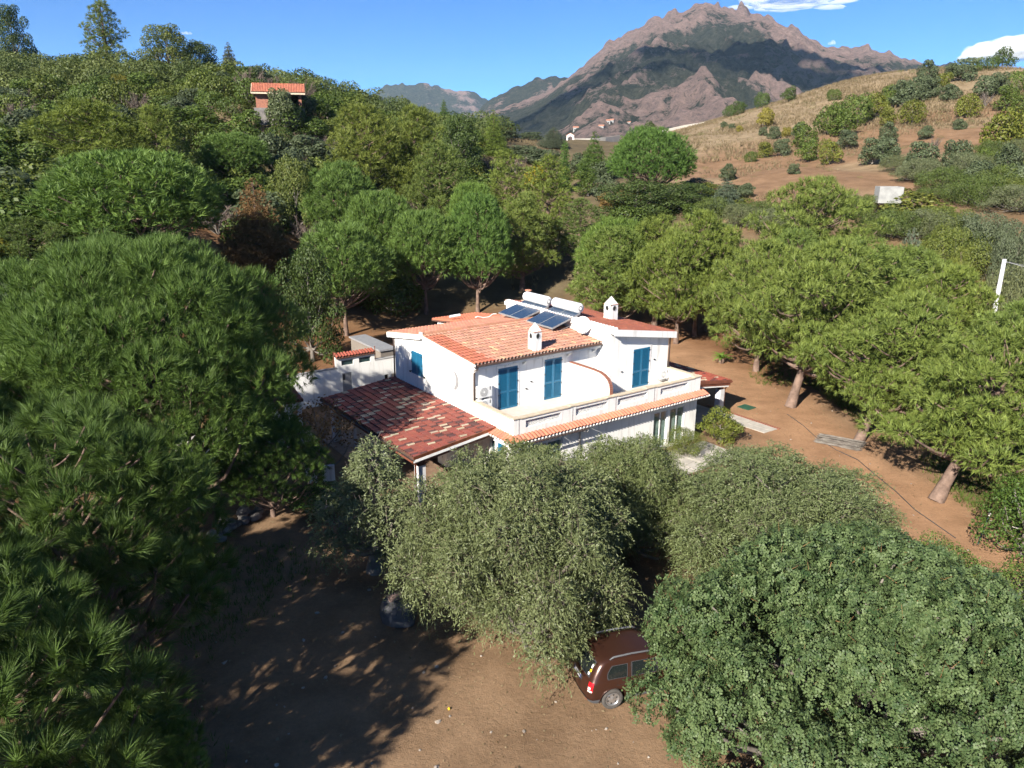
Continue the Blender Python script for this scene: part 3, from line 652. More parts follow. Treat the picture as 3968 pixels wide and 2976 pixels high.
MB().tube([(13.2,2.3,LZ-.15),(13.17,2.42,LZ-.4),(13.17,2.42,PT)], .045, 8).build('downpipe', M['gutter'], villa, True)
MB().tube([(-.03,12.3,BZ-.1),(-.05,12.2,BZ-.4),(-.05,12.2,3.2)], .045, 8).build('downpipe', M['gutter'], villa, True)
# right block roof: falls to the right
sR = Vector((-(RA1+.05-RA0), 0, HZ-LZ)).normalized(); LR = math.hypot(RA1+.05-RA0+.1, HZ-LZ)
wsR = .222; ncR = 47
pans(villa, (RA1+.08,2.12,LZ), (0,1,0), sR, ncR*wsR, LR, wsR)
roof_tiles(villa, (RA1+.08,2.12,LZ), (0,1,0), sR, ncR, 12, wsR, LR/12, lambda i,j: cR() if random.random() > .1 else jit((0.42,0.12,0.06),.1), lambda i,j: False)
rf = MB(); rf.prism([(RA0-.12,2.02,HZ-.30),(RA1+.14,2.02,LZ-.30),(RA1+.14,2.02,LZ+.07),(RA0-.12,2.02,HZ+.07)], (0,.09,0)); rf.build('fascia', M['white'], villa)
MB().prism([(RA0-.1,2.112,HZ-.22),(RA1+.1,2.112,LZ-.22),(RA1+.1,2.112,LZ-.09),(RA0-.1,2.112,HZ-.09)], (0,.385,0)).build('eave_soffit', M['white'], villa)
MB().box(RA0-.14,RA0-.03,2.12,RB1,HZ-.22,HZ+.02).build('fascia', M['white'], villa)
ws2 = MB()
for k in range(40):
    y = 2.2+k*.26; pts = [(RA0-.17, y+.12*math.cos(t), HZ+.02+.14*math.sin(t)) for t in np.linspace(0, math.pi, 7)]; ws2.prism(pts, (.30,0,0))
tag(ws2.build('verge_mortar', M['white'], villa), kind='stuff')
# low roof behind the left block
bk = MB(); bk.box(5.2,8.4,12.16,16.0,0,5.3); bk.build('rear_wall', M['white'], villa)
sK = Vector((0,-3.7,.45)).normalized(); pans(villa, (5.0,16.4,5.35), (1,0,0), sK, 16*.222, 3.75, .222)
roof_tiles(villa, (5.0,16.4,5.35), (1,0,0), sK, 16, 9, .222, 3.75/9, lambda i,j: jit((0.50,0.16,0.085),.12), lambda i,j: False)
MB().tube([(5.0,14.1,5.95),(5.7,13.9,6.03)], .09, 8).build('vent_pipe', M['whiteplastic'], villa)
MB().tube([(6.0,12.6,6.05),(6.15,12.5,6.12),(6.5,12.4,6.02),(6.9,12.3,6.05),(7.2,12.3,6.2),(7.4,12.2,6.2)], .028, 6).build('cable', M['whiteplastic'], villa)
# tiled canopy over the ground floor front, returning on the left
sC = Vector((0,.40,.19)).normalized()
ncC = 62; wsC = 13.75/ncC
MB().prism([(-.3,-.40,2.84),(-.3,-.002,3.03),(-.3,-.002,2.90),(-.3,-.36,2.74)], (13.95,0,0)).build('canopy_slab', M['white'], villa)
roof_tiles(villa, (-.12,-.45,2.86), (1,0,0), sC, ncC, 1, wsC, .46, lambda i,j: cC(), lambda i,j: True, L=.50)
mp = MB()
for i in range(ncC+1):
    x = -.12+wsC*i; mp.tube([(x,-.50,2.855),(x,-.34,2.885)], [.034,.04], 6).tube([(x,-.47,2.84),(x+.01,-.30,2.71)], [.016,.016], 5)
tag(mp.build('canopy_mortar', M['white'], villa), kind='stuff')
sC2 = Vector((.40,0,.19)).normalized()
roof_tiles(villa, (-.45,1.62,2.86), (0,-1,0), sC2, 8, 1, .22, .46, lambda i,j: cC(), lambda i,j: True, L=.50)
MB().prism([(-.40,-.12,2.84),(-.002,-.12,3.03),(-.002,-.12,2.90),(-.36,-.12,2.74)], (0,1.75,0)).build('canopy_slab', M['white'], villa)
mp = MB()
for i in range(8):
    y = 1.5-.22*i; mp.tube([(-.50,y,2.855),(-.34,y,2.885)], [.04,.045], 6)
tag(mp.build('canopy_mortar', M['white'], villa), kind='stuff')
o = bpy.data.objects.new('hip_tile', rme); COL.objects.link(o); o.parent = villa; o.color = (0.52,0.16,0.075,1)
d = Vector((.4,.4,.17)).normalized(); x = d.cross(Vector((0,0,1))).normalized(); nn = x.cross(d)
o.matrix_local = Matrix(((x.x,d.x,nn.x,-.44),(x.y,d.y,nn.y,-.44),(x.z,d.z,nn.z,2.90),(0,0,0,1)))
gutter([(-.3,-.56,2.80),(4.35,-.56,2.80)], .06).build('gutter', M['gutter'], villa)
MB().tube([(4.3,-.56,2.74),(4.32,-.5,2.6),(4.32,.08,2.45),(4.32,.09,1.3)], .04, 8).build('downpipe', M['grey'], villa, True)
# clothes-line wires over the front beds
for x0, x1, z1 in ((2.7,3.9,1.5),(4.6,6.3,1.75)): MB().tube([(x0,-.5,2.7),(x1,-1.4,z1)], .010, 5).build('wire', M['grey'], villa)
# terrace dividing wall with rounded brick edge
dv = [(3.59,TF),(3.59,5.02),(2.4,5.05),(1.3,5.06)]
arc = [(1.3+1.05*math.sin(0)*-1, 0)]
prof = [(3.59,5.04),(2.6,5.05),(1.6,5.06),(1.1,5.03),(.72,4.93),(.45,4.76),(.28,4.52),(.22,4.25),(.215,3.99)]
MB().prism([(6.42,3.59,TF)]+[(6.42,b,z-.03) for b,z in prof]+[(6.42,.215,TF)], (.18,0,0)).build('dividing_wall', M['white'], villa)
L_ = [0]
for (a,b),(c,d_) in zip(prof[:-1],prof[1:]): L_.append(L_[-1]+math.hypot(c-a,d_-b))
nb = int(L_[-1]/.11)
bme = MB().box(-.105,.105,-.048,.048,-.03,.03).mesh('brick'); bme.materials.append(M['brick'])
for k in range(nb):
    t = (k+.5)/nb*L_[-1]; bb = np.interp(t, L_, [q[0] for q in prof]); zz = np.interp(t, L_, [q[1] for q in prof])
    b2 = np.interp(t+.05, L_, [q[0] for q in prof]); z2_ = np.interp(t+.05, L_, [q[1] for q in prof]); b1 = np.interp(t-.05, L_, [q[0] for q in prof]); z1_ = np.interp(t-.05, L_, [q[1] for q in prof])
    an = math.atan2(z2_-z1_, b2-b1)
    o = bpy.data.objects.new('brick', bme); COL.objects.link(o); o.parent = villa; o.location = (6.51, bb, zz-.005); o.rotation_euler = (an+random.uniform(-.03,.03), 0, 0)
# chimneys of the villa
def chimney(a, b, z0, z1, w, flue=True):
    h = w/2; body = MB().box(a-h,a+h,b-h,b+h,z0,z1)
    c = body.build('chimney', M['white'], villa)
    top = MB().box(a-h-.03,a+h+.03,b-h-.03,b+h+.03,z1+.001,z1+.035); top.build('chimney_slab', M['terracotta'], c)
    MB().add([(a-h+.01,b-h+.01,z1+.036),(a+h-.01,b-h+.01,z1+.036),(a+h-.01,b+h-.01,z1+.036),(a-h+.01,b+h-.01,z1+.036),(a,b,z1+.5)], [(3,2,1,0),(0,1,4),(1,2,4),(2,3,4),(3,0,4)]).build('chimney_cap', M['white'], c)
    for nx, ny in ((0,-1),(-1,0),(1,0),(0,1)):
        fr = MB(); dsc = MB(); pts = []
        for k in range(16):
            t = 2*math.pi*k/16; q = (math.cos(t)*.115*(w/.5), math.sin(t)*.15); pts.append((a+nx*(h+.004)+(q[0] if ny else 0), b+ny*(h+.004)+(q[0] if nx else 0), z1-.21+q[1]))
        dsc.prism(pts, (-nx*.002,-ny*.002,0)); dsc.build('flue_shade_disc', M['dark'], c)  # dark disc on the solid face, painted for the shade inside the flue
        ring = [(p[0]+nx*.012, p[1]+ny*.012, p[2]) for p in pts]; MB().tube(ring+[ring[0]], .016, 5, False).build('flue_ring', M['grey'], c)
chimney(4.08, 3.75, 5.7, 7.06, .52); chimney(11.55, 5.9, 6.2, 7.40, .60)
tc = MB().lathe([(.30,0),(.30,.05),(.22,.1),(.17,.55),(.16,.6),(.24,.63),(.24,.70),(.10,.71)], (9.9,12.1,6.85), 14); tc.build('terracotta_flue', M['terracotta'], villa, True)
MB().box(9.55,10.25,11.75,12.45,6.4,6.85).build('flue_base', M['cream'], villa)
# ------------------------------------------------------------------ solar heaters on the roof
def solar(b0, b1, a0, z0, a1, z1, label):
    root = empty('solar_water_heater', HF(a0, b0, z0-.3), YAW); tag(root, label, 'solar heater', 'solar water heaters on the roof')
    off = (a0, b0, z0-.3); d = Vector((a1-a0,0,z1-z0)); n = Vector((-d.z,0,d.x)).normalized(); bm_ = (b0+b1)/2
    for k, (y0, y1) in enumerate(((b0,bm_-.01),(bm_+.01,b1))):
        P = [Vector((a0,y0,z0)),Vector((a1,y0,z1)),Vector((a1,y1,z1)),Vector((a0,y1,z0))]
        MB().prism(P, -n*.09).build('collector_case', M['grey'], root, off=off)
        cc = sum(P, Vector())/4; Q = [cc+(p-cc)*.965+n*.004 for p in P]; MB().prism(Q, -n*.003).build('collector_glass', M['solar'], root, off=off)
    # tank on its cradle at the top edge
    tz, ta = z1+.27, a1+.02; R = .31
    prof = [(0.02,0),(R*.6,.01),(R*.92,.04),(R,.09)]; L_ = b1-b0-.05
    pts, rs = [], []
    for r_, y in [(.05,0),(R*.7,.012),(R*.94,.045),(R,.10),(R,L_-.10),(R*.94,L_-.045),(R*.7,L_-.012),(.05,L_)]: pts.append((ta,b0+y,tz)); rs.append(r_)
    MB().tube(pts, rs, 20).build('tank', M['whiteplastic'], root, True, off=off)
    MB().tube([(ta,b0-.02,tz),(ta,b0+.02,tz)], [R*.52,R*.52], 16).build('end_cover', M['grey'], root, off=off)
    MB().tube([(ta,b0-.06,tz),(ta,b0-.019,tz)], [.07,.08], 12).build('flange', M['whiteplastic'], root, off=off)
    for y in np.linspace(b0+.35, b1-.35, 3): MB().tube([(ta-.30*math.sin(t)*1.0, y, tz-.30*math.cos(t)) for t in np.linspace(-.2, 1.7, 7)], .014, 6).build('cradle', M['chrome'], root, off=off)
    fr = MB()
    for y in (b0+.1, b1-.1):
        fr.tube([(a0+.02,y,z0-.08),(a1,y,z1-.1)], .022, 6); fr.tube([(a0+.1,y,z0-.07),(a0+.1,y,z0-.42)], .018, 6); fr.tube([(a1,y,z1-.1),(a1,y,z1-.75)], .018, 6); fr.tube([(a0+.1,y,z0-.38),(a1,y,z1-.55)], .018, 6)
    fr.each('support_strut', M['chrome'], root, off=off)
    MB().tube([(a1+.02,b0+.1,z1-.05),(a1-.03,b0-.1,z1-.12),(a1-.25,b0-.02,z1-.2)], .02, 6).build('hose', M['darkgrey'], root, off=off)
solar(5.75, 8.25, 6.85, 6.52, 8.95, 7.16, 'solar water heater nearer the satellite dish, tank on its high edge')
solar(8.75, 11.2, 6.85, 6.52, 8.95, 7.10, 'solar water heater further from the satellite dish, behind the other')
# satellite dish
sd = empty('satellite_dish', HF(8.30,4.5,6.2), YAW); tag(sd, 'round white satellite dish on the wall beside the solar panels', 'satellite dish')
dirv = Vector((-.62,-.74,.26)).normalized(); cx = dirv.cross(Vector((0,0,1))).normalized(); cy = cx.cross(dirv); cc = Vector((-.20,0,.58))
vs = []; rings = 6; n = 24
for sgn in (0, 1):
    for i in range(rings+1):
        r_ = .46*i/rings
        for k in range(n): t = 2*math.pi*k/n; vs.append(cc + cx*(r_*math.cos(t)) + cy*(r_*1.08*math.sin(t)) + dirv*(.085*(i/rings)**2 - sgn*.012))
fs = []
for sgn in (0, 1):
    o_ = sgn*(rings+1)*n
    for i in range(rings):
        for k in range(n): q = (o_+i*n+k, o_+i*n+(k+1) % n, o_+(i+1)*n+(k+1) % n, o_+(i+1)*n+k); fs.append(q if not sgn else q[::-1])
o_ = (rings+1)*n
for k in range(n): fs.append((rings*n+k, rings*n+(k+1) % n, o_+rings*n+(k+1) % n, o_+rings*n+k))
MB().add(vs, fs).build('reflector', M['whiteplastic'], sd, True)
low = cc - cy*.46; tip = cc + dirv*.42 - cy*.30
MB().tube([low, tip], .012, 6).build('feed_arm', M['grey'], sd); MB().tube([tip, tip-dirv*.1+cy*.03], [.035,.03], 8).build('receiver', M['darkgrey'], sd)
MB().tube([cc-dirv*.01, cc-dirv*.12, (.13,0,.45)], .02, 6).build('wall_bracket', M['grey'], sd)
# ------------------------------------------------------------------ air conditioners
def aircon(a, b, z, w, h, dpt, label, turn=False):
    r = empty('air_conditioner', HF(a, b, z), YAW); tag(r, label, 'air conditioner', 'outdoor air conditioning units')
    T = (lambda x,y,zz: (x,y,zz))
    body = bevel(MB().box(0,w,-dpt,0,0,h).build('casing', M['whiteplastic'], r), .02)
    cx_, cz_, R = w*.40, h*.50, min(h*.40, w*.36)
    MB().tube([(cx_,-dpt-.004,cz_),(cx_,-dpt+.01,cz_)], [R,R], 24).build('fan_opening', M['grey'], r)
    gr = MB()
    for q in range(1, 5): gr.tube([(cx_+R*q/4.5*math.cos(t),-dpt-.012,cz_+R*q/4.5*math.sin(t)) for t in np.linspace(0, 2*math.pi, 25)], .005, 4, False)
    for t in np.linspace(0, 2*math.pi, 13)[:-1]: gr.tube([(cx_,-dpt-.012,cz_),(cx_+R*math.cos(t),-dpt-.012,cz_+R*math.sin(t))], .004, 4)
    tag(gr.build('fan_grille', M['whiteplastic'], r), kind='stuff'); MB().tube([(cx_,-dpt-.02,cz_),(cx_,-dpt,cz_)], [.05,.06], 10).build('hub', M['whiteplastic'], r)
    MB().box(w-.16,w-.11,-dpt-.006,-dpt+.01,h*.62,h*.93).build('handle_recess', M['darkgrey'], r)
    sl = MB()
    for q in range(7): sl.box(-.005,.002,-dpt+.05,-.05,h*(.16+.1*q),h*(.19+.1*q))
    tag(sl.build('side_louvres', M['grey'], r), kind='stuff')
    ft = MB().box(.1,.2,-dpt-.02,-.001,-.07,-.002).box(w-.2,w-.1,-dpt-.02,-.001,-.07,-.002); ft.each('bracket', M['grey'], r)
aircon(.12, 3.57, 4.12, .84, .60, .34, 'upper air conditioner of the stacked pair beside the downpipe')
aircon(.12, 3.57, 3.42, .84, .58, .34, 'lower air conditioner of the stacked pair on the terrace')
aircon(12.25, 2.47, 3.38, .74, .54, .30, 'air conditioner right of the right hand terrace door')
# ------------------------------------------------------------------ left porch
PA0, PB0, PB1 = -4.65, 1.5, 12.4
porch = empty('porch', HF(PA0, PB0), YAW); tag(porch, 'wide porch with mottled red, black and cream tile roof left of the villa', 'porch')
po = (PA0, PB0, 0)
PEZ, PWZ = 2.52, 3.08
sP = Vector((-PA0,0,PWZ-PEZ)).normalized(); LP = math.hypot(PA0, PWZ-PEZ)
ncP = 52; wsP = (PB1-PB0)/ncP; nrP = 12
def colP(i, j):
    q = random.random()
    return jit((0.42,0.35,0.25),.14) if q < .12 else (jit((0.090,0.036,0.034),.25) if q < .32 else jit((0.25,0.068,0.050),.16))
pans(porch, (0,PB1-PB0,PEZ), (0,-1,0), sP, PB1-PB0, LP-.01, wsP)
roof_tiles(porch, (0,PB1-PB0,PEZ), (0,-1,0), sP, ncP, nrP, wsP, LP/nrP, colP, lambda i,j: i >= ncP-25, r=wsP*.5)
MB().prism([(0,0,PEZ-.30),(-PA0-.02,0,PWZ-.30),(-PA0-.02,0,PWZ-.085),(0,0,PEZ-.085)], (0,PB1-PB0,0)).build('ceiling_boards', M['wood'], porch)
MB().prism([(-.03,-.06,PEZ-.06),(-PA0-.02,-.06,PWZ-.06),(-PA0-.02,-.06,PWZ+.10),(-.03,-.06,PEZ+.10)], (0,.055,0)).build('copper_verge', M['copper'], porch)
MB().prism([(-.03,-.065,PEZ-.20),(-PA0-.02,-.065,PWZ-.20),(-PA0-.02,-.065,PWZ-.062),(-.03,-.065,PEZ-.062)], (0,.05,0)).build('verge_board', M['whiteplastic'], porch)
MB().box(-.12,-PA0-.05,PB1-PB0+.005,PB1-PB0+.06,PEZ-.05,PEZ+.05).build('rear_board', M['gutter'], porch)
gutter([(-.09,PB1-PB0+.05,PEZ-.02),(-.09,-.08,PEZ-.02)], .075).build('gutter', M['gutter'], porch)
MB().tube([(-.09,-.02,PEZ-.09),(-.05,.05,PEZ-.25),(.12,.10,PEZ-.35),(.12,.10,PEZ-.6),(.12,.10,.1)], .042, 8).build('downpipe', M['copper'], porch, True)
for k, y in enumerate((.45, 4.0, 7.3, 10.4)):
    MB().box(.35,.75,y-.2,y+.2,.05,PEZ-.55).build('column', M['column'], porch)
    MB().box(.32,.78,y-.23,y+.23,PEZ-.549,PEZ-.50).build('column_cap', M['wood'], porch)
    MB().box(.40,.70,y-.12,y+.12,PEZ-.499,PEZ-.28).build('post_block', M['wood'], porch)
MB().box(.42,.68,.02,PB1-PB0-.02,PEZ-.279,PEZ-.23).build('edge_beam', M['wood'], porch)
for k in range(9):
    y = .12+k*1.32
    MB().prism([(.1,y,PEZ-.40),(-PA0-.03,y,PWZ-.42),(-PA0-.03,y,PWZ-.301),(.1,y,PEZ-.301)], (0,.12,0)).build('rafter', M['wood'], porch)
MB().box(-.1,-PA0-.01,-.3,PB1-PB0+.5,-.03,.05).build('floor', M['porchfloor'], porch)
# floor lantern spots in the rafters are not built; a white cabinet stands against the wall
cb = empty('cabinet', HF(-.6,5.2,.05), YAW); tag(cb, 'plain white cabinet under the porch roof against the house wall', 'cabinet')
bevel(MB().box(-.35,.35,-.5,.5,0,.95).build('body', M['whiteplastic'], cb), .01); MB().box(-.365,-.351,-.47,-.01,.04,.91).build('door', M['whiteplastic'], cb); MB().box(-.365,-.351,.01,.47,.04,.91).build('door', M['whiteplastic'], cb); MB().box(-.385,-.366,-.05,-.03,.45,.55).build('handle', M['grey'], cb)
# ------------------------------------------------------------------ right porch
porch2 = empty('porch', HF(13.35,2.0), YAW); tag(porch2, 'small porch with mottled red tiles at the right end of the villa', 'porch')
A1, E2, W2 = 5.25, 2.28, 2.95
s2 = Vector((-A1,0,W2-E2)).normalized(); L2 = math.hypot(A1, W2-E2)
pans(porch2, (A1,0,E2), (0,1,0), s2, 7.0, L2-.02, .2121)
roof_tiles(porch2, (A1,0,E2), (0,1,0), s2, 33, 13, .2121, L2/13, lambda i,j: jit((0.50,0.42,0.28),.12) if random.random() < .14 else (jit((0.13,0.040,0.032),.25) if random.random() < .18 else jit((0.33,0.075,0.048),.14)), lambda i,j: i < 12)
MB().prism([(.02,0,W2-.28),(A1,0,E2-.28),(A1,0,E2-.085),(.02,0,W2-.085)], (0,7.0,0)).build('ceiling_boards', M['wood'], porch2)
MB().prism([(0,-.06,W2-.12),(A1+.05,-.06,E2-.12),(A1+.05,-.06,E2+.09),(0,-.06,W2+.09)], (0,.055,0)).build('verge_board', M['wood'], porch2)
MB().prism([(0,.0,W2-.36),(A1-.15,.0,E2-.36),(A1-.15,.0,E2-.281),(0,.0,W2-.281)], (0,.3,0)).build('edge_beam', M['whiteplastic'], porch2)
gutter([(A1+.08,-.08,E2-.02),(A1+.08,7.05,E2-.02)], .07).build('gutter', M['wood'], porch2)
for y in (.35, 3.4, 6.6):
    MB().box(A1-.72,A1-.32,y-.2,y+.2,.05,E2-.52).build('column', M['column'], porch2); MB().box(A1-.66,A1-.38,y-.12,y+.12,E2-.519,E2-.28).build('post_block', M['wood'], porch2)
MB().tube([(A1-.20,.1,E2-.1),(A1-.2,.15,E2-.4),(A1-.25,.2,E2-.6),(A1-.25,.2,.1)], .04, 8).build('downpipe', M['wood'], porch2, True)
MB().box(.02,A1-.1,.0,7.2,-.03,.06).build('floor', M['paving'], porch2)
kb = MB()
for k in range(24): kb.box(.05+k*.215,.05+k*.215+.2,7.21,7.33,-.03,.10)
kb.each('brick', M['brick'], porch2)
# ------------------------------------------------------------------ garden wall with tiled crest, door and vents
gw = empty('garden_wall', HF(-4.8,18.6), YAW); tag(gw, 'white rendered garden wall with grey door and tiled crest behind the porch', 'wall')
g_ = MB(); g_.wall((0,0,0), (1,0,0), 3.75, 0, 2.36, [], .1, (0,-1,0))
g_.wall((3.75,0,0), (1,0,0), 2.75, 0, 3.08, [(.34,1.02,.05,1.98),(.33,1.2,2.5,2.85),(1.6,2.46,2.5,2.86)], .14, (0,-1,0))
g_.wall((6.5,0,0), (1,0,0), 6.0, 0, 2.52, [(.70,1.0,1.03,1.38)], .2, (0,-1,0))
g_.box(0,3.749,.001,.2,0,2.359).box(3.751,6.499,.15,.35,0,3.079).box(6.501,12.5,.21,.3,0,2.519)
g_.build('wall', M['white'], gw)
MB().box(.0,3.74,-.03,.22,2.361,2.42).build('coping', M['concrete'], gw); MB().box(6.51,12.5,-.03,.3,2.521,2.57).build('coping', M['concrete'], gw)
MB().box(4.11,4.75,.05,.09,.05,1.97).build('door', M['grey'], gw); MB().box(4.14,4.3,.03,.049,1.5,1.9).build('door_panel', M['darkgrey'], gw)
for x0 in (4.09, 5.36): MB().box(x0,x0+.85,.10,.12,2.51,2.84).build('window', M['glass'], gw)
MB().box(7.22,7.48,.12,.14,1.05,1.36).build('niche_shade_sheet', M['dark'], gw); MB().box(7.72,8.0,-.03,-.001,1.05,1.38).build('meter_box', M['cream'], gw)  # dark sheet painted for the shade inside the niche
sG = Vector((0,.45,.18)).normalized(); pans(gw, (3.72,-.12,3.09), (1,0,0), sG, 13*.216, .5, .216)
roof_tiles(gw, (3.72,-.12,3.10), (1,0,0), sG, 13, 1, .216, .5, lambda i,j: jit((0.30,0.075,0.045),.15), lambda i,j: True, L=.52)
for x in (.9, 3.6, 6.6): MB().tube([(x,.12,2.3),(x,.12,3.5)], .03, 6).build('fence_post', M['wood'], gw)
# low tiled barbecue shelter at the left end of the yard
bq = empty('barbecue_shelter', HF(-6.8,14.2), YAW); tag(bq, 'small shelter with red tile roof half hidden by the great pine', 'shelter')
sQ = Vector((0,1.9,.5)).normalized(); pans(bq, (-1.6,-.2,2.15), (1,0,0), sQ, 15*.215, 2.0, .215)
roof_tiles(bq, (-1.6,-.2,2.15), (1,0,0), sQ, 15, 5, .215, .4, lambda i,j: jit((0.30,0.08,0.05),.15), lambda i,j: True)
for x, y in ((-1.4,0),(1.4,0),(-1.4,1.6),(1.4,1.6)): MB().box(x-.12,x+.12,y-.12,y+.12,0,2.1+.26*y-.0).build('pillar', M['column'], bq)
MB().box(-1.2,1.2,1.1,1.7,0,.95).build('hearth', M['white'], bq); MB().box(-.5,.5,1.05,1.65,.96,1.7).build('hood', M['white'], bq)
# concrete cistern behind the house
ci = empty('cistern', HF(-2.0,20.0), YAW); tag(ci, 'grey concrete cistern behind the garden wall', 'cistern')
bevel(MB().box(5.5,6.7,1.4,6.5,0,2.3).build('tank', M['joint'], ci), .04); MB().box(5.4,6.8,1.3,6.6,2.301,2.42).build('lid', M['grey'], ci)
# ------------------------------------------------------------------ foliage
def unit(v): return v/np.maximum(np.linalg.norm(v, axis=-1, keepdims=True), 1e-9)
def rdir(n): return unit(RNG.normal(size=(n, 3)))
def perp(d):
    a = np.where(np.abs(d[..., 2:3]) < 0.9, np.array([0, 0, 1.0]), np.array([1.0, 0, 0])); x = unit(np.cross(d, a)); return x, np.cross(d, x)
def lobe_points(lobes, per_m2, inner=0.25, shell=(0.80, 1.05), cull=0.72, zmin=None, under=0.55, core=0.0):
    # points spread through the outer shell of a set of ellipsoid lobes, with outward directions
    C = np.array([l[0] for l in lobes], float); Rr = np.array([l[1] for l in lobes], float); Ps, Ns = [], []
    for c, r in zip(C, Rr):
        area = 4*math.pi*((r[0]*r[1])**1.6/3+(r[0]*r[2])**1.6/3+(r[1]*r[2])**1.6/3)**(1/1.6)
        n = max(6, int(area*per_m2)); d = rdir(n)
        d = d[(d[:, 2] > -0.35) | (RNG.random(len(d)) < under)]; n = len(d)
        rad = np.where(RNG.random(n) < inner, RNG.uniform(0.35, 0.85, n), RNG.uniform(*shell, n))
        p = c + d*r*rad[:, None]; nn = unit(d/r)
        q = (((p[:, None, :]-C[None])/Rr[None])**2).sum(-1)           # drop points buried deep in other lobes
        keep = ~((q < cull**2).sum(1) > (((p-c)/r)**2).sum(1).__lt__(cull**2).astype(int))
        Ps.append(p[keep]); Ns.append(nn[keep])
    if core:                                     # sparse leaves deep inside, so gaps look into a dark crown
        lo, hi = C.min(0), C.max(0); cc = (lo+hi)/2; hr = np.maximum((hi-lo)/2, .2)*.86; n = int(4*math.pi*hr[0]*max(hr[2], hr[0]*.5)*per_m2*core); d = rdir(n)
        Ps.append(cc + d*hr*RNG.uniform(.55, 1.0, (n, 1))); Ns.append(d)
    P = np.concatenate(Ps); N = np.concatenate(Ns)
    if zmin is not None: k = P[:, 2] > zmin; P, N = P[k], N[k]
    return P, N
def tufts(P, N, L, w, k, spread=0.75, up=0.55, shoot=0.45, tvar=0.28):
    # each tuft: k needles fanned along a short shoot
    n = len(P); d = unit(N + np.array([0, 0, up]) + 0.35*RNG.normal(size=(n, 3))); x, y = perp(d)
    th = RNG.uniform(0, 2*math.pi, (n, k)); sp = spread*np.sqrt(RNG.uniform(0.05, 1, (n, k)))
    dn = unit(d[:, None]*np.cos(sp)[..., None] + (x[:, None]*np.cos(th)[..., None] + y[:, None]*np.sin(th)[..., None])*np.sin(sp)[..., None])
    base = P[:, None] + d[:, None]*(RNG.uniform(0, shoot, (n, k))*L)[..., None]
    Ln = L*RNG.uniform(0.7, 1.1, (n, k)); tip = base + dn*Ln[..., None]
    s = unit(np.cross(dn, N[:, None]+0.45*RNG.normal(size=(n, k, 3))))*w/2      # blades lie roughly in the crown surface
    V = np.stack([base-s, base+s, tip], 2).reshape(-1, 3, 3)
    t0 = np.clip(RNG.normal(0.5, tvar, n), 0, 1); t = np.repeat(t0, k)*0.75 + RNG.uniform(0, 0.25, n*k)
    return V, t
def leaves(P, N, l, w, wild=0.5, tvar=0.25, droop=0.0, t0=None):
    n = len(P); nn = unit(N + wild*RNG.normal(size=(n, 3))); t = unit(np.cross(nn, rdir(n)) + np.array([0, 0, -droop])); s = np.cross(nn, t)
    ll = (l*RNG.uniform(0.7, 1.25, n))[:, None]/2; ww = (w*RNG.uniform(0.7, 1.25, n))[:, None]/2
    V = np.stack([P-t*ll, P-s*ww+t*ll*.1, P+t*ll, P+s*ww+t*ll*.1], 1)
    tt = np.clip(RNG.normal(0.5, tvar, n), 0, 1) if t0 is None else np.clip(t0 + RNG.normal(0, tvar*0.6, n), 0, 1)
    return V, tt
def strands(P, N, k, L, l, w, droop=0.9, stiff=0.6):
    # thin drooping twigs each carrying k narrow leaves
    n = len(P); d = unit(N*stiff + 0.45*RNG.normal(size=(n, 3)) + np.array([0, 0, 0.15])); f = (np.arange(k)+0.5)/k
    Ls = L*RNG.uniform(0.6, 1.3, n)
    pos = P[:, None] + d[:, None]*(f[None, :]*Ls[:, None])[..., None] + np.array([0, 0, -1.0])*(droop*Ls[:, None]*f[None]**2)[..., None]*0.6
    tan = unit(d[:, None] + np.array([0, 0, -1.0])*(droop*1.2*f[None, :, None]))
    td = unit(tan + 0.75*RNG.normal(size=(n, k, 3))); s = unit(np.cross(N[:, None]+0.5*RNG.normal(size=(n, k, 3)), td))
    ll = (l*RNG.uniform(0.7, 1.2, (n, k)))[..., None]; ww = (w*RNG.uniform(0.7, 1.2, (n, k)))[..., None]/2
    V = np.stack([pos, pos+td*ll*.45-s*ww, pos+td*ll, pos+td*ll*.45+s*ww], 2).reshape(-1, 4, 3)
    t0 = np.clip(RNG.normal(0.5, 0.22, n), 0, 1); t = np.clip(np.repeat(t0, k) + RNG.normal(0, 0.07, n*k), 0, 1)
    return V, t
def pinnate(P, N, k, L, r):
    # compound leaves: two rows of k/2 rounded leaflets
    n = len(P); nn = unit(N + 0.55*RNG.normal(size=(n, 3)) + np.array([0, 0, .25])); t = unit(np.cross(nn, rdir(n)) + np.array([0, 0, -.25])); nn = unit(nn-(nn*t).sum(-1, keepdims=True)*t); s = np.cross(nn, t)
    out = []; h = k//2
    for i in range(h):
        for sg in (-1, 1):
            c = P + t*(L*(i+.6)/h) + s*(sg*r*1.0) - nn*(0.12*r*(i+1)) + 0.012*RNG.normal(size=(n, 3)); a = unit(s*sg + t*.35 + .18*RNG.normal(size=(n, 3))); b = unit(np.cross(nn + .25*RNG.normal(size=(n, 3)), a))
            out.append(np.stack([c-a*r*1.05, c-b*r*.8-a*r*.1, c+a*r*.95, c+b*r*.8-a*r*.1], 1))
    V = np.stack(out, 1).reshape(-1, 4, 3); t0 = np.clip(RNG.normal(0.5, 0.26, n), 0, 1); tt = np.clip(np.repeat(t0, 2*h) + RNG.normal(0, .1, n*2*h), 0, 1)
    return V, tt
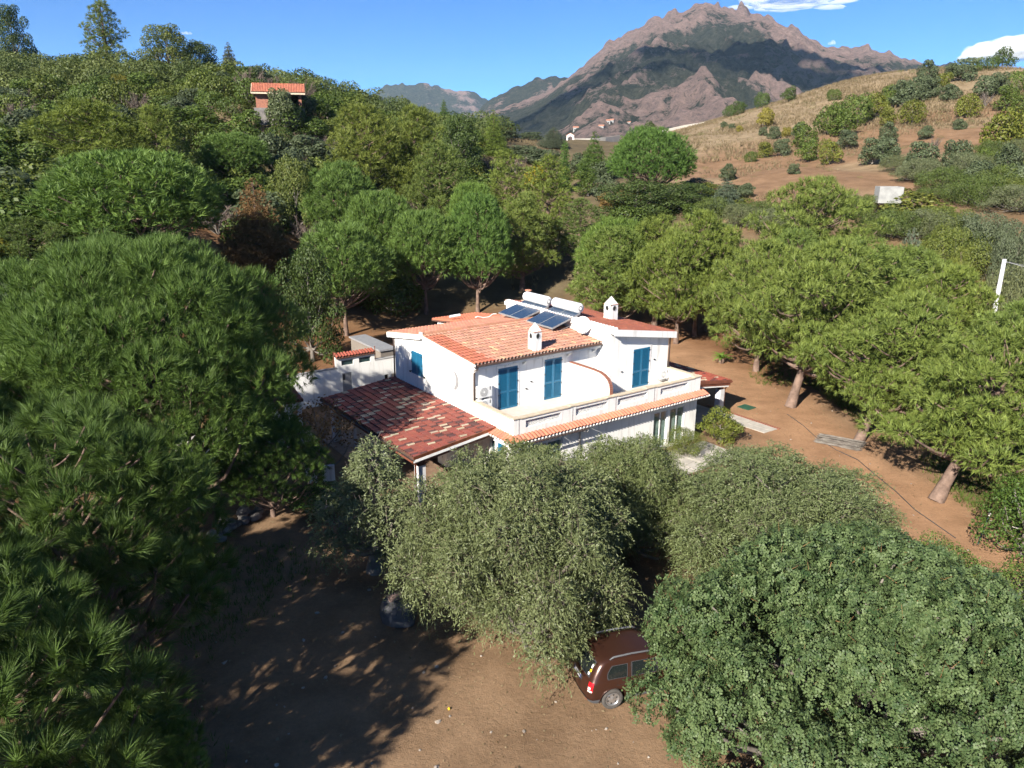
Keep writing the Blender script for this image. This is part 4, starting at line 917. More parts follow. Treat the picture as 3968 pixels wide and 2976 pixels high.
def limb(mb, a, b, r0, r1, n=6, sag=0.12, seg=5):
    a = np.array(a, float); b = np.array(b, float); L = np.linalg.norm(b-a); j = RNG.normal(size=3)*L*0.06; pts = []
    for i in range(seg+1):
        f = i/seg; p = a+(b-a)*f + j*math.sin(math.pi*f) + np.array([0, 0, -1])*L*sag*math.sin(math.pi*f); pts.append(p)
    mb.tube(pts, [r0+(r1-r0)*i/seg for i in range(seg+1)], n, False)
class Tmpl:
    def __init__(s, crown, trunk, lm, tm, r, h): s.crown = crown; s.trunk = trunk; s.r = r; s.h = h; crown.materials.append(lm); trunk.materials.append(tm); trunk.polygons.foreach_set('use_smooth', np.ones(len(trunk.polygons), bool))
def make_trunk(name, lobes, h_fork, r_base, lean=(0, 0), every=1, split=0.5, r_tip=0.03, z_top=None):
    mb = MB(); zt = z_top or max(l[0][2] for l in lobes)*0.92; top = np.array([lean[0], lean[1], zt]); pts = []; rs = []
    for i in range(9):
        f = i/8; pts.append((lean[0]*f**1.15 + 0.06*math.sin(f*5), lean[1]*f**1.15 + 0.05*math.sin(f*7+1), zt*f)); rs.append(r_base*(1.25 if i == 0 else 1.0)*(1-0.85*f))
    mb.tube(pts, rs, 9, False)
    for i, (c, r) in enumerate(lobes):
        if i % every: continue
        dz = np.hypot(c[0], c[1])*split; z0 = min(max(h_fork, c[2]-dz), zt*.95); f = z0/zt; a = (lean[0]*f**1.15, lean[1]*f**1.15, z0)
        limb(mb, a, c, r_base*(0.42*(1-f)+.10), r_tip)
    return mb.mesh(name)
# --- templates
def aleppo(seed, h=10.0, r=4.0, z0=2.2, nl=56, per=13, L=.42, w=.05, k=9, flat=.55, lean=(0, 0), mat_='needle', under=.5, sh=0.62, blob=(.70, 1.20), rb=.026):
    global RNG
    RNG = np.random.default_rng(seed); lobes = []
    for i in range(nl):
        f = (i+.5)/nl; z = z0+(h-z0-.5)*f**0.92; env = r*(0.80+0.30*math.sin(f*2.2))*(1-f**2.4)**0.62 ; ang = i*2.399963+RNG.uniform(-.4, .4)
        rr = env*RNG.uniform(sh, .98) if i % 4 else env*RNG.uniform(.1, .5); q = RNG.uniform(*blob)*(1-.35*f)*r/4
        lobes.append(((lean[0]*f+rr*math.cos(ang)*.92, lean[1]*f+rr*math.sin(ang)*.92, z), (q, q, q*RNG.uniform(flat-.1, flat+.15))))
    P, N = lobe_points(lobes, per, inner=.22, under=under, core=.22); V, t = tufts(P, N, L, w, k, spread=.95, up=.35)
    return Tmpl(np_mesh('crown', V, 3, {'tint': t}), make_trunk('trunk', lobes, z0*.7, h*rb, lean), M[mat_], M['bark'], r, h)
def stone(seed, h=8.5, r=4.0, z0=2.6, nl=54, per=14, L=.46, w=.05, k=9, dome=.62, mat_='needle2', blob=(.55, .95), inner=.22, up=.8, rb=.024, rv=.12):
    global RNG
    RNG = np.random.default_rng(seed); lobes = []; cz = z0+(h-z0)*(1-dome)*.9
    for i in range(nl):
        f = (i+.5)/nl; el = math.asin(-0.42+1.40*f if -0.42+1.40*f < 1 else 1); ang = i*2.399963
        q = RNG.uniform(*blob)*r/4; rad = (1-q/r*0.75)*RNG.uniform(1-rv, 1+rv*.4); kz = (h-cz-q*.6) if el > 0 else (cz-z0)*1.25
        lobes.append(((r*rad*math.cos(el)*math.cos(ang)*RNG.uniform(.86, 1.04), r*rad*math.cos(el)*math.sin(ang)*RNG.uniform(.86, 1.04), cz+kz*math.sin(el)*RNG.uniform(.86, 1.02)), (q, q, q*.75)))
    P, N = lobe_points(lobes, per, inner=inner, core=.35); V, t = tufts(P, N, L, w, k, spread=.75, up=up)
    return Tmpl(np_mesh('crown', V, 3, {'tint': t}), make_trunk('trunk', lobes, z0*.8, h*rb, every=1, split=.75), M[mat_], M['bark'], r, h)
def bushy(seed, h=3.2, r=1.7, nl=12, per=40, l=.23, w=.15, mat_='shrub', z0=.15, tm='barkg', blob=(.34, .58), wild=.5, rb=.03, inner=.25):
    global RNG
    RNG = np.random.default_rng(seed); lobes = []
    for i in range(nl):
        f = (i+.5)/nl; ang = i*2.4+RNG.uniform(-.3, .3); q = r*RNG.uniform(*blob); z = z0+q*.6+(h-z0-q*1.35)*f; env = (r-q*.85)*math.sqrt(max(.02, 1-(max(0, f-.25)/.8)**2))
        rr = env*RNG.uniform(.45, 1.22); z += RNG.uniform(-.10, .12)*h; lobes.append(((rr*math.cos(ang), rr*math.sin(ang), max(z, q*.5)), (q*RNG.uniform(.8, 1.25), q*RNG.uniform(.8, 1.25), q*RNG.uniform(.6, 1.05))))
    P, N = lobe_points(lobes, per, inner=inner); V, t = leaves(P, N, l, w, wild)
    return Tmpl(np_mesh('crown', V, 4, {'tint': t}), make_trunk('trunk', lobes, h*.12, max(.05, h*rb), split=1.2, r_tip=.015), M[mat_], M[tm], r, h)
def conical(seed, h=9.0, r=2.4, tiers=13, per=16, L=.34, w=.05, k=7, mat_='needle2', z0=.8, droop=.25, pw=.85):
    global RNG
    RNG = np.random.default_rng(seed); lobes = []
    for i in range(tiers):
        f = i/(tiers-1); z = z0+(h-z0-.3)*f; env = r*(1-f)**pw+.18; n = max(3, int(7*(1-f)+2))
        for j in range(n):
            ang = 2*math.pi*j/n+i*.9+RNG.uniform(-.25, .25); e = env*RNG.uniform(.7, 1.05)
            for q in (.45, .85): lobes.append(((e*q*math.cos(ang), e*q*math.sin(ang), z-droop*e*q), (.30*env*.9+.14, .30*env*.9+.14, .17*env*.6+.10)))
    P, N = lobe_points(lobes, per, inner=.3); V, t = tufts(P, N, L, w, k, spread=1.0, up=.1)
    return Tmpl(np_mesh('crown', V, 3, {'tint': t}), make_trunk('trunk', lobes, z0, h*.018, every=2, split=.1, z_top=h*.97, r_tip=.015), M[mat_], M['bark'], r, h)
def twiggy(seed, h=2.6, r=1.6, n=420, mat_='drytwig', leafn=0, lm=None):
    global RNG
    RNG = np.random.default_rng(seed); mb = MB(); tips = []
    for i in range(16):
        a = RNG.uniform(0, 6.28); e = RNG.uniform(.5, 1.0); tips.append((r*.75*e*math.cos(a), r*.75*e*math.sin(a), h*RNG.uniform(.45, .9)))
        limb(mb, (0, 0, 0), tips[-1], .04, .012, 5, -.05, 4)
    T = np.array(tips); P = T[RNG.integers(0, len(T), n*3)]*RNG.uniform(.45, 1.05, (n*3, 1)); d = unit(unit(P)+.8*RNG.normal(size=P.shape)+np.array([0, 0, .2])); Ln = RNG.uniform(.25, .7, (len(P), 1))*r*.5; s = unit(np.cross(d, rdir(len(P))))*.016
    V = np.stack([P-s, P+s, P+d*Ln], 1)
    return Tmpl(np_mesh('crown', V, 3, {'tint': RNG.uniform(0, 1, len(P))}), mb.mesh('trunk'), M[mat_], M['barkg'], r, h)
TM = {}
TM['aleppo'] = [aleppo(101), aleppo(102, nl=50, flat=.5), aleppo(103, nl=62, r=4.2, blob=(.6, 1.1)), aleppo(104, nl=44, r=4.2, blob=(.7, 1.35))]
TM['aleppo_tall'] = [aleppo(111, h=12, r=3.4, z0=2.8, nl=60, blob=(.55, 1.0), sh=.5), aleppo(112, h=12, r=3.4, z0=2.0, nl=60, blob=(.6, 1.0), sh=.45)]
TM['aleppo_wide'] = [aleppo(121, h=9, r=5.5, z0=2.7, nl=84, per=15, flat=.36, blob=(.45, .85), L=.36, w=.045, sh=.42), aleppo(122, h=9, r=5.5, z0=2.7, nl=76, per=15, flat=.36, blob=(.45, .95), L=.36, w=.045, sh=.42)]
TM['leaning'] = [aleppo(125, h=9, r=5.5, z0=3.0, nl=82, per=15, flat=.36, blob=(.45, .9), L=.36, w=.045, sh=.42, lean=(4.6, 1.2), rb=.038), aleppo(126, h=9, r=5.5, z0=2.9, nl=84, per=15, flat=.36, blob=(.45, .85), L=.36, w=.045, sh=.42, lean=(2.4, 1.2), rb=.032)]
TM['stone'] = [stone(131), stone(132, nl=46, dome=.55, blob=(.6,1.05)), stone(133, h=9.5, nl=60, dome=.7), stone(134, h=8.5, nl=50, dome=.6, rv=.2)]
TM['umbrella'] = [stone(141, h=8, r=4.6, z0=2.6, nl=90, per=16, L=.34, dome=.70, blob=(.55, .8))]
TM['shrub'] = [bushy(151), bushy(152, h=2.6, r=1.9, nl=14), bushy(153, h=3.8, r=1.6, nl=12), bushy(154, h=2.2, r=2.0, nl=11, l=.20, w=.13, per=44)]
TM['greyshrub'] = [bushy(161, h=3.4, r=1.8, nl=12, mat_='greyleaf', l=.26, w=.14, per=50), bushy(162, h=3.0, r=1.7, nl=10, mat_='greyleaf', l=.26, w=.14, per=50)]
TM['oak'] = [bushy(171, h=7, r=3.4, nl=30, l=.20, w=.13, per=46, blob=(.22, .36), rb=.03), bushy(172, h=6, r=3.2, nl=26, l=.20, w=.13, per=46, blob=(.22, .36))]
TM['nearshrub'] = [bushy(181, h=2.6, r=1.8, nl=22, l=.085, w=.045, per=170, blob=(.28, .42), mat_='shrub'), bushy(182, h=2.2, r=1.5, nl=16, l=.09, w=.05, per=150, blob=(.3, .45), mat_='shrub')]
TM['thicket'] = [bushy(185, h=3.2, r=4.0, nl=40, l=.15, w=.085, per=62, blob=(.16, .30)), bushy(186, h=3.4, r=4.0, nl=44, l=.16, w=.07, per=66, blob=(.15, .28), mat_='greyleaf')]
TM['cedar'] = [conical(191), conical(192, h=7, r=2.6, tiers=10, droop=.05)]
TM['cypress'] = [conical(201, h=8, r=.95, tiers=16, L=.25, droop=-.5, pw=.5, per=22)]
TM['deadcypress'] = [conical(211, h=8, r=2.6, tiers=12, mat_='brownleaf', droop=-.35, L=.30, k=6, pw=.7)]
TM['drooping'] = [conical(221, h=8.5, r=3.2, tiers=13, droop=.42, L=.34, k=8, per=17, pw=.62, mat_='needle')]
TM['bluecedar'] = [conical(231, h=6, r=2.6, tiers=10, droop=.12, L=.26, k=7, per=22, mat_='greyleaf', pw=.75)]
TM['bare'] = [twiggy(241), twiggy(242, h=3.2, r=1.8, n=380)]
# --- the large individual trees near the house
TM['great_pine'] = [stone(301, h=13, r=7.6, z0=1.6, nl=120, per=17, L=.42, w=.026, k=16, dome=.58, blob=(.36, .80), rv=.20, inner=.18, up=.95, rb=.026)]
TM['near_pine'] = [stone(311, h=9.4, r=4.4, z0=1.2, nl=64, per=9.5, L=.46, w=.018, k=44, dome=.52, blob=(.45, .80), rv=.2, inner=.15, up=.9, rb=.022)]
def big_olive(seed, r=(4.4, 4.8), h=5.4, nl=80, n_str=2.6, mat_='olive', zlow=.7, k=13, L=.62, l=.115, w=.036, per=52, sq=.95, cone=False):
    global RNG
    RNG = np.random.default_rng(seed); lobes = []
    for i in range(nl):
        f = (i+.5)/nl; ang = i*2.399963+RNG.uniform(-.25, .25); q = RNG.uniform(.36, .78)*h/5.4; z = zlow+q*.6+(h-zlow-q*1.2)*f; env = math.sqrt(max(.03, 1-(max(0, f-.35)/.70)**2))*(.84 if f < .25 else .97)
        if cone: env *= (1.05-.95*f**1.3)
        rr = RNG.uniform(.60, 1.12)*env if i % 5 else RNG.uniform(.15, .6)*env; z += RNG.uniform(-.35, .35)*h/5.4; lobes.append((((r[0]-q*.8)*rr*math.cos(ang), (r[1]-q*.8)*rr*math.sin(ang), z), (q, q, q*sq)))
    P, N = lobe_points(lobes, per, inner=.15, under=.5, core=.25); V, t = strands(P, N, k, L, l, w, droop=.95)
    # bare grey twigs poking through
    m = len(P)//7; ii = RNG.integers(0, len(P), m); d = unit(N[ii]*.7+.6*RNG.normal(size=(m, 3))); s = unit(np.cross(d, rdir(m)))*.008; V2 = np.stack([P[ii]-s-d*.3, P[ii]+s-d*.3, P[ii]+d*.35+s*.4, P[ii]+d*.35-s*.4], 1)
    tm = Tmpl(np_mesh('crown', V, 4, {'tint': t}), make_trunk('trunk', lobes, h*.18, h*.06, split=1.0, r_tip=.03), M[mat_], M['barkg'], max(r), h)
    tm.twigs = np_mesh('twigs', V2, 4, {'tint': RNG.uniform(0, 1, m)}); tm.twigs.materials.append(M['drytwig']); return tm
TM['big_olive'] = [big_olive(321)]
TM['young_olive'] = [big_olive(331, r=(1.9, 1.9), h=4.6, nl=26, zlow=.8, per=40, k=10, L=.34, l=.10, w=.040, sq=1.35, cone=True)]
def big_carob(seed, r=(6.8, 5.8), h=6.2, nl=135):
    global RNG
    RNG = np.random.default_rng(seed); lobes = []
    for i in range(nl):
        f = (i+.5)/nl; ang = i*2.399963; q = RNG.uniform(.50, .98); z = .5+q*.5+(h-.5-q*1.0)*f+RNG.uniform(-.3,.3); env = math.sqrt(max(.0, 1-(max(0, f-.30)/.72)**2))*(.90 if f < .2 else 1)
        rr = (RNG.uniform(.82, 1.06) if i % 6 else RNG.uniform(.2, .7))*env; lobes.append((((r[0]-q*.75)*rr*math.cos(ang), (r[1]-q*.75)*rr*math.sin(ang), z), (q, q, q*.8)))
    P, N = lobe_points(lobes, 44, inner=.2, under=.35, cull=.8, core=.35); V, t = pinnate(P, N, 10, .27, .040)
    m = len(P)//30; ii = RNG.integers(0, len(P), m); d = unit(N[ii]*.6+.7*RNG.normal(size=(m, 3))); s = unit(np.cross(d, rdir(m)))*.010; V2 = np.stack([P[ii]-s-d*.2, P[ii]+s-d*.2, P[ii]+d*.14+s*.4, P[ii]+d*.14-s*.4], 1)
    tm = Tmpl(np_mesh('crown', V, 4, {'tint': t}), make_trunk('trunk', lobes, 1.0, .34, split=1.0, r_tip=.03, every=2), M['carob'], M['barkg'], max(r), h)
    tm.twigs = np_mesh('twigs', V2, 4, {'tint': RNG.uniform(0, 1, m)}); tm.twigs.materials.append(M['brownleaf']); return tm
TM['big_carob'] = [big_carob(341)]
TM['autumn'] = [bushy(351, h=4.2, r=2.0, nl=16, l=.15, w=.10, per=16, mat_='brownleaf', z0=1.2, rb=.025, blob=(.3, .45), inner=.4)]
TM['citrus'] = [bushy(361, h=2.4, r=1.3, nl=18, l=.10, w=.06, per=150, blob=(.3, .42))]
def plant(kind, name, label, cat, x, y, h, r, var=0, tint=(1, 1, 1), rot=None, group=None, z=None, lean=None, ry=None):
    tl = TM[kind]; T = tl[var % len(tl)]; zg = gz(x, y) if z is None else z
    root = empty(name, (x, y, zg-.06), rot if rot is not None else random.uniform(0, 6.28)); tag(root, label, cat, group)
    sc = (r/T.r, (ry or r)/T.r, h/T.h)
    for nm, me in (('trunk', T.trunk), ('crown', T.crown)) + ((('twigs', T.twigs),) if hasattr(T, 'twigs') else ()):
        o = bpy.data.objects.new(nm, me); COL.objects.link(o); o.parent = root; o.scale = sc
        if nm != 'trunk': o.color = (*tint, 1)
        if nm == 'twigs': o['kind'] = 'stuff'
    if lean: root.rotation_euler = (lean[0], lean[1], root.rotation_euler[2])
    return root
def plant_px(kind, name, label, cat, px, top, hw, Y, var=0, tint=(1, 1, 1), group=None, **kw):
    # surveyed tree: image column of its axis, image row of its top, half width in pixels, forward distance
    p = at(px, top, Y); zg = gz(p[0], p[1]); dist = np.linalg.norm(p-np.array([0, 0, CAMZ])); d = ray(px, top); depth = Y/d[1]
    return plant(kind, name, label, cat, p[0], p[1], max(1.2, p[2]-zg), hw*depth/FPX, var, tint, group=group, z=zg, **kw)
# ------------------------------------------------------------------ planting
T1 = lambda k, g=1.0, b=1.0: (k, k*g, k*b)
# foreground
plant('big_olive', 'olive_tree', 'large olive tree left of the car, filling the centre foreground', 'tree', .15, 24.0, 6.3, 4.3, rot=-2.5, ry=5.2)
plant('big_olive', 'olive_tree', 'smaller olive tree between the front olive and the porch corner', 'tree', .9, 29.0, 4.7, 3.0, rot=1.9, tint=(1.0, 1.05, .9))
plant('big_olive', 'olive_tree', 'middle olive tree close to the front wall of the villa', 'tree', 4.6, 29.4, 4.9, 3.6, rot=4.4, tint=(1.0, 1.03, .9))
plant('big_olive', 'olive_tree', 'wide olive tree behind the carob, beside the drive', 'tree', 10.5, 27.9, 4.8, 5.2, rot=2.6, tint=(.98, 1.02, .98))
plant('big_carob', 'carob_tree', 'huge carob tree covering the front of the car at lower right', 'tree', 9.5, 18.0, 6.2, 6.0, rot=0.0, ry=6.4)
plant('young_olive', 'olive_tree', 'young silvery olive tree in front of the porch column', 'tree', -5.4, 27.8, 5.3, 2.5, rot=1.0, tint=(1.12, 1.12, 1.25))
plant('autumn', 'fig_tree', 'small shaded tree with brown autumn leaves left of the porch', 'tree', -10.0, 37.4, 4.4, 2.3)
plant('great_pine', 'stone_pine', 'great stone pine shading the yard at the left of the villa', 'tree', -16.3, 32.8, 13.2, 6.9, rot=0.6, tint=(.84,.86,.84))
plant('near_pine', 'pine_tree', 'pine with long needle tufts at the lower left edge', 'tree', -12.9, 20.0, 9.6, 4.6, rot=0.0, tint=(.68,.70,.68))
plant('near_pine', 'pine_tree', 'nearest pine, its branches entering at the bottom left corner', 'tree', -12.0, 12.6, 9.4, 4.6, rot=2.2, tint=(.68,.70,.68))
plant('near_pine', 'pine_tree', 'pine just outside the left edge, half way down, whose shade falls on the yard', 'tree', -21.5, 24.0, 10.0, 4.8, rot=3.2)  # this and the next two: unseen pines added to block sky fill
plant('near_pine', 'pine_tree', 'pine outside the bottom left corner whose shade falls on the yard', 'tree', -18.5, 4.5, 10.0, 4.8, rot=5.2)
plant('near_pine', 'pine_tree', 'pine below the frame at the left whose shade falls on the yard', 'tree', -19.5, 14.5, 10.5, 4.8, rot=1.2)
plant('near_pine', 'young_pine', 'low branches of the great stone pine, built as a small added pine', 'tree', -11.0, 32.6, 5.2, 2.5, rot=2.0, tint=(.7,.75,.7))  # added pine fills in for the great pine's dark lower branches
plant('near_pine', 'young_pine', 'low young pine at the very bottom left', 'tree', -9.2, 14.6, 4.2, 2.1, rot=4.0, tint=(.9, .95, .85))
# pines left of and behind the house
def pine(kind, label, px, top, hw, Y, var=0, tint=(1, 1, 1), **kw): return plant_px(kind, 'pine_tree', label, 'tree', px, top, hw, Y, var, tint, **kw)
pine('stone', 'broad bright green pine just above the great stone pine', 484, 570, 350, 62, 0, (1.0,1.02,.95))
pine('aleppo', 'yellow green pine with spreading arms on the left hillside', 330, 380, 235, 86, 0, (1.10,1.04,.75))
pine('aleppo', 'yellow green pine touching the spreading pine on its right', 590, 400, 150, 88, 1, (1.08,1.02,.75))
pine('stone', 'green pine on the slope below the brick hut', 900, 510, 135, 96, 1)
pine('aleppo_wide', 'dark low pine at the left edge beside the great pine', 90, 830, 210, 56, 0, (.8,.85,.8))
pine('aleppo', 'tall yellow green pine, left one of the big pair below the hut', 1395, 395, 185, 101, 2, (1.12,1.0,.75))
pine('aleppo', 'tall yellow green pine, right one of the big pair below the hut', 1600, 405, 165, 104, 0, (1.05,.97,.75))
pine('aleppo', 'olive green pine right of and below the big pair', 1700, 545, 140, 97, 1, (.9,.9,.8))
pine('stone', 'round pine standing highest of the cluster left behind the house', 1310, 620, 150, 86, 2)
pine('stone', 'rounded pine with bare trunk over the sunlit clearing', 1465, 735, 150, 80, 1, (1.0,1.0,.95))
pine('stone', 'full round pine nearest the shaded wall behind the porch', 1315, 850, 190, 69, 0)
pine('stone', 'round pine left of centre behind the villa roof', 1640, 810, 155, 77, 1, (1.02,1.02,1))
pine('stone', 'round pine above the solar panels, trunk in the clearing', 1850, 745, 140, 78, 2, (.92,1,.95))
pine('stone', 'smaller light green pine behind the one above the solar panels', 1830, 700, 105, 90, 0, (1.1,1.1,.95))
pine('aleppo_tall', 'slender yellow pine, left of the two slender ones behind the house', 1960, 572, 120, 98, 0, (1.12,1.06,.8))
pine('aleppo_tall', 'slender yellow pine, right of the two slender ones behind the house', 2130, 592, 150, 92, 1, (1.12,1.05,.8))
pine('aleppo', 'loose green pine with visible stem over the forest clearing', 2030, 740, 165, 84, 1, (1.1,1.05,.9))
pine('aleppo_tall', 'darker pine right of the loose one behind the chimney', 2250, 760, 110, 88, 0, (.85,.88,.85))
pine('stone', 'light green rounded pine behind the right chimney', 2390, 840, 150, 76, 1, (1.1,1.05,.9))
pine('umbrella', 'perfect umbrella pine with dense dark green dome', 2532, 488, 170, 112, 0, (.85,.95,.9))
plant_px('oak', 'oak_tree', 'dark evergreen oak at the foot of the umbrella pine', 'tree', 2470, 690, 170, 104, 0, (.65,.75,.7))
plant_px('oak', 'oak_tree', 'dark evergreen oak right of the umbrella pine foot', 'tree', 2640, 700, 130, 106, 1, (.65,.75,.7))
# right hand pines
pine('aleppo', 'yellowish pine left end of the row right of the house', 2560, 830, 170, 74, 0, (1.12,1.06,.8))
pine('aleppo_wide', 'yellowish spreading pine behind the right roof', 2730, 800, 220, 70, 1, (1.12,1.06,.8))
pine('aleppo_wide', 'bright green pine high behind the row on the right', 3180, 670, 300, 74, 0, (1.10,1.06,.86))
plant('aleppo_wide', 'pine_tree', 'pine with pale short trunk beside the cycad', 'tree', 19.0, 58.0, 10.4, 5.2, 0, (1.10,1.06,.86), rot=1.0)
plant('leaning', 'pine_tree', 'big layered pine whose dark trunk stands by the drive', 'tree', 18.7, 49.3, 11.2, 6.2, 1, (1.10,1.06,.86), rot=0.1)
plant('leaning', 'pine_tree', 'pine behind the stack of cut reeds', 'tree', 20.6, 43.0, 9.0, 5.2, 1, (1.08,1.06,.86), rot=-.35)
plant('leaning', 'pine_tree', 'pine with thick leaning pale trunk at the right edge of the drive', 'tree', 20.9, 34.8, 8.6, 5.2, 0, (1.08,1.06,.86), rot=.15)
plant('aleppo_wide', 'pine_tree', 'pine filling the right edge above the leaning trunk', 'tree', 30.5, 42.5, 9.2, 5.6, 0, (1.0,1.03,.9), rot=4.1)
plant('aleppo', 'pine_tree', 'pine behind the right edge row next to the utility pole', 'tree', 40.0, 50.0, 5.2, 4.6, 2, (1.1,1.08,.85), rot=.5)
for i, (x, y, h, r, lb) in enumerate(((25.5,57,10.5,5.6,'pine in the second row, behind the big layered pine'),(29.0,51.0,9.6,4.8,'pine in the second row, behind the pine by the reed stack'),(24.0,66,10.5,5.4,'pine in the third row, left of the blue cedar'),(31.5,62,9.5,5.2,'pine in the third row, right of the blue cedar'),(14.5,67,10.0,5.0,'pine in the second row behind the cycad'),(18.5,72,10.5,5.2,'pine in the third row behind the cycad'),(9.5,72,10.0,4.6,'pine at the wood edge behind the right chimney'),(28.5,35.0,8.0,4.6,'pine at the right edge behind the leaning trunk'))):
    plant('aleppo_wide' if i % 3 else 'aleppo', 'pine_tree', lb, 'tree', x, y, h, r, i, ((1.05,1.06,.9),(1.1,1.06,.8),(.98,1.02,.9))[i % 3], rot=i*1.3)
pine('drooping', 'olive coloured conifer with drooping sprays left of the utility pole', 3730, 955, 125, 60, 0, (1.15,.98,.75))
plant_px('bluecedar', 'cedar_tree', 'blue grey cedar among the pines on the right', 'tree', 3540, 880, 120, 68, 0, (1.15,1.2,1.25))
plant_px('bluecedar', 'cedar_tree', 'small blue grey cedar below the ploughed field', 'tree', 2820, 690, 75, 100, 0, (1.1,1.2,1.2))
plant_px('deadcypress', 'cypress_tree', 'dead brown cypress among the green pines', 'tree', 975, 690, 125, 74)
plant_px('oak', 'oak_tree', 'grey green tree right of the dead cypress', 'tree', 1130, 590, 100, 86, 1, (1.10,1.06,.86))
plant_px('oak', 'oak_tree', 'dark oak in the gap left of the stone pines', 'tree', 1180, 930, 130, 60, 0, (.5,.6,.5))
plant_px('cypress', 'cypress_tree', 'thin upright cypress below the arched gate', 'tree', 2190, 545, 20, 130, 0, (.8,.9,.8))
plant_px('cedar', 'cedar_tree', 'flat tiered cedar right of the arched gate', 'tree', 2305, 508, 65, 138, 1, (.75,.75,.7))
plant_px('cedar', 'cedar_tree', 'pale pointed conifer at the end of the left ridge', 'tree', 1912, 425, 55, 150, 0, (1.15,1.0,.8))
plant_px('cedar', 'cedar_tree', 'pointed dark conifer rising from the falling left ridge', 'tree', 1720, 385, 32, 165, 0, (.7,.75,.7))
plant_px('oak', 'oak_tree', 'rounded dark oak below the end of the left ridge', 'tree', 1775, 420, 100, 132, 0, (.62,.75,.6))
plant_px('bluecedar', 'cedar_tree', 'silvery conifer left of the arched gate', 'tree', 2145, 490, 55, 165, 0, (1,1.05,1.05))
# skyline of the left hill
plant_px('aleppo_tall', 'pine_tree', 'tall layered pine on the left skyline reaching the top edge', 'tree', 385, -6, 92, 166, 0, (1.0,.95,.75))
plant_px('oak', 'oak_tree', 'dark tree at the far left of the skyline', 'tree', 25, 5, 75, 168, 0, (.5,.6,.6))
plant_px('oak', 'oak_tree', 'big rounded olive green tree on the left skyline', 'tree', 635, 85, 118, 158, 0, (1.05,1.0,.75))
plant_px('oak', 'oak_tree', 'darker tree touching the big rounded skyline tree', 'tree', 765, 150, 85, 164, 1, (.6,.68,.65))
plant_px('bluecedar', 'cedar_tree', 'wispy grey conifer on the left skyline', 'tree', 882, 160, 45, 165, 0, (.9,.9,.9))
# shrubs near the house and the drive
NS = [('citrus','shrub','dark citrus bush at the porch corner behind the front olive','shrub',*HF(-1.6,-1.3)[:2],2.4,1.35,(.8,1.0,.6)),
      ('citrus','shrub','yellow green shrub below the end window of the villa','shrub',*HF(14.2,-1.0)[:2],2.2,1.3,(1.35,1.25,.7)),
      ('nearshrub','shrub','loose shrub in front of the glass doors','shrub',*HF(10.9,-1.2)[:2],1.8,1.1,(1.2,1.15,.8)),
      ('nearshrub','shrub','low shrub beside the downpipe in the front bed','shrub',*HF(6.6,-1.4)[:2],1.3,1.2,(1,1,.9)),
      ('nearshrub','shrub','rounded lentisk bush behind the carob, left of the pair','shrub',15.8,25.2,2.9,2.1,(.95,1.08,.8)),
      ('nearshrub','shrub','rounded lentisk bush behind the carob, right of the pair','shrub',18.0,23.6,2.8,2.1,(.95,1.08,.8)),
      ('nearshrub','shrub','tall lentisk at the right edge behind the carob','shrub',17.6,20.4,3.4,2.6,(.95,1.08,.8)),
      ('nearshrub','shrub','dark shrub at the right edge beyond the drive','shrub',21.6,29.4,3.6,2.2,(.62,.85,.5)),
      ('nearshrub','shrub','green shrub in the shade right of the leaning pine','shrub',24.4,31.6,3.2,2.2,(.8,1.0,.6)),
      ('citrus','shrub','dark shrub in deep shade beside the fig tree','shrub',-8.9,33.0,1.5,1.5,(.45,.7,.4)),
      ('nearshrub','shrub','dark undergrowth below the big layered pine','shrub',23.4,50.5,1.8,2.0,(.6,.8,.5)),
      ('nearshrub','shrub','dark bush at the wood edge behind the right chimney','shrub',*HF(17.0,19.0)[:2],2.6,1.9,(.6,.8,.5)),
      ('nearshrub','shrub','dark laurel beside the wire fence right of the house','shrub',*HF(21.0,14.0)[:2],2.8,1.6,(.6,.85,.5))]
for i, (k, nm, lb, ct, x, y, h, r, tn) in enumerate(NS): plant(k, nm, lb, ct, x, y, h, r, i, tn)
# scrub right of the pines
RS = [(3650,800,150,82),(3850,830,170,77),(3950,690,130,92),(3790,715,120,93),(3620,750,110,95),(3930,1030,140,62),(3860,1240,140,52),(3960,880,120,72),(3700,880,140,76),(3560,640,90,108),(3930,1330,120,47),(3480,820,90,86)]
for i, (px, top, hw, Y) in enumerate(RS):
    plant_px('thicket', 'shrub', ('grey green','olive green','light green')[i % 3]+' scrub thicket '+('above the utility pole' if top < 800 else 'beside the utility pole' if top < 1000 else 'below the utility pole')+(' at the right edge' if px > 3880 else ' right of the blue cedar' if px > 3700 else ' behind the blue cedar'), 'shrub', px, top, hw, Y, i, ((1.1,1.08,.8),(.95,1.0,.85),(1.2,1.15,.8))[i % 3], group='scrub right of the pines')
plant_px('shrub', 'shrub', 'rounded yellow green bush right of the white tank', 'shrub', 3545, 735, 135, 88, 0, (1.35,1.15,.75))
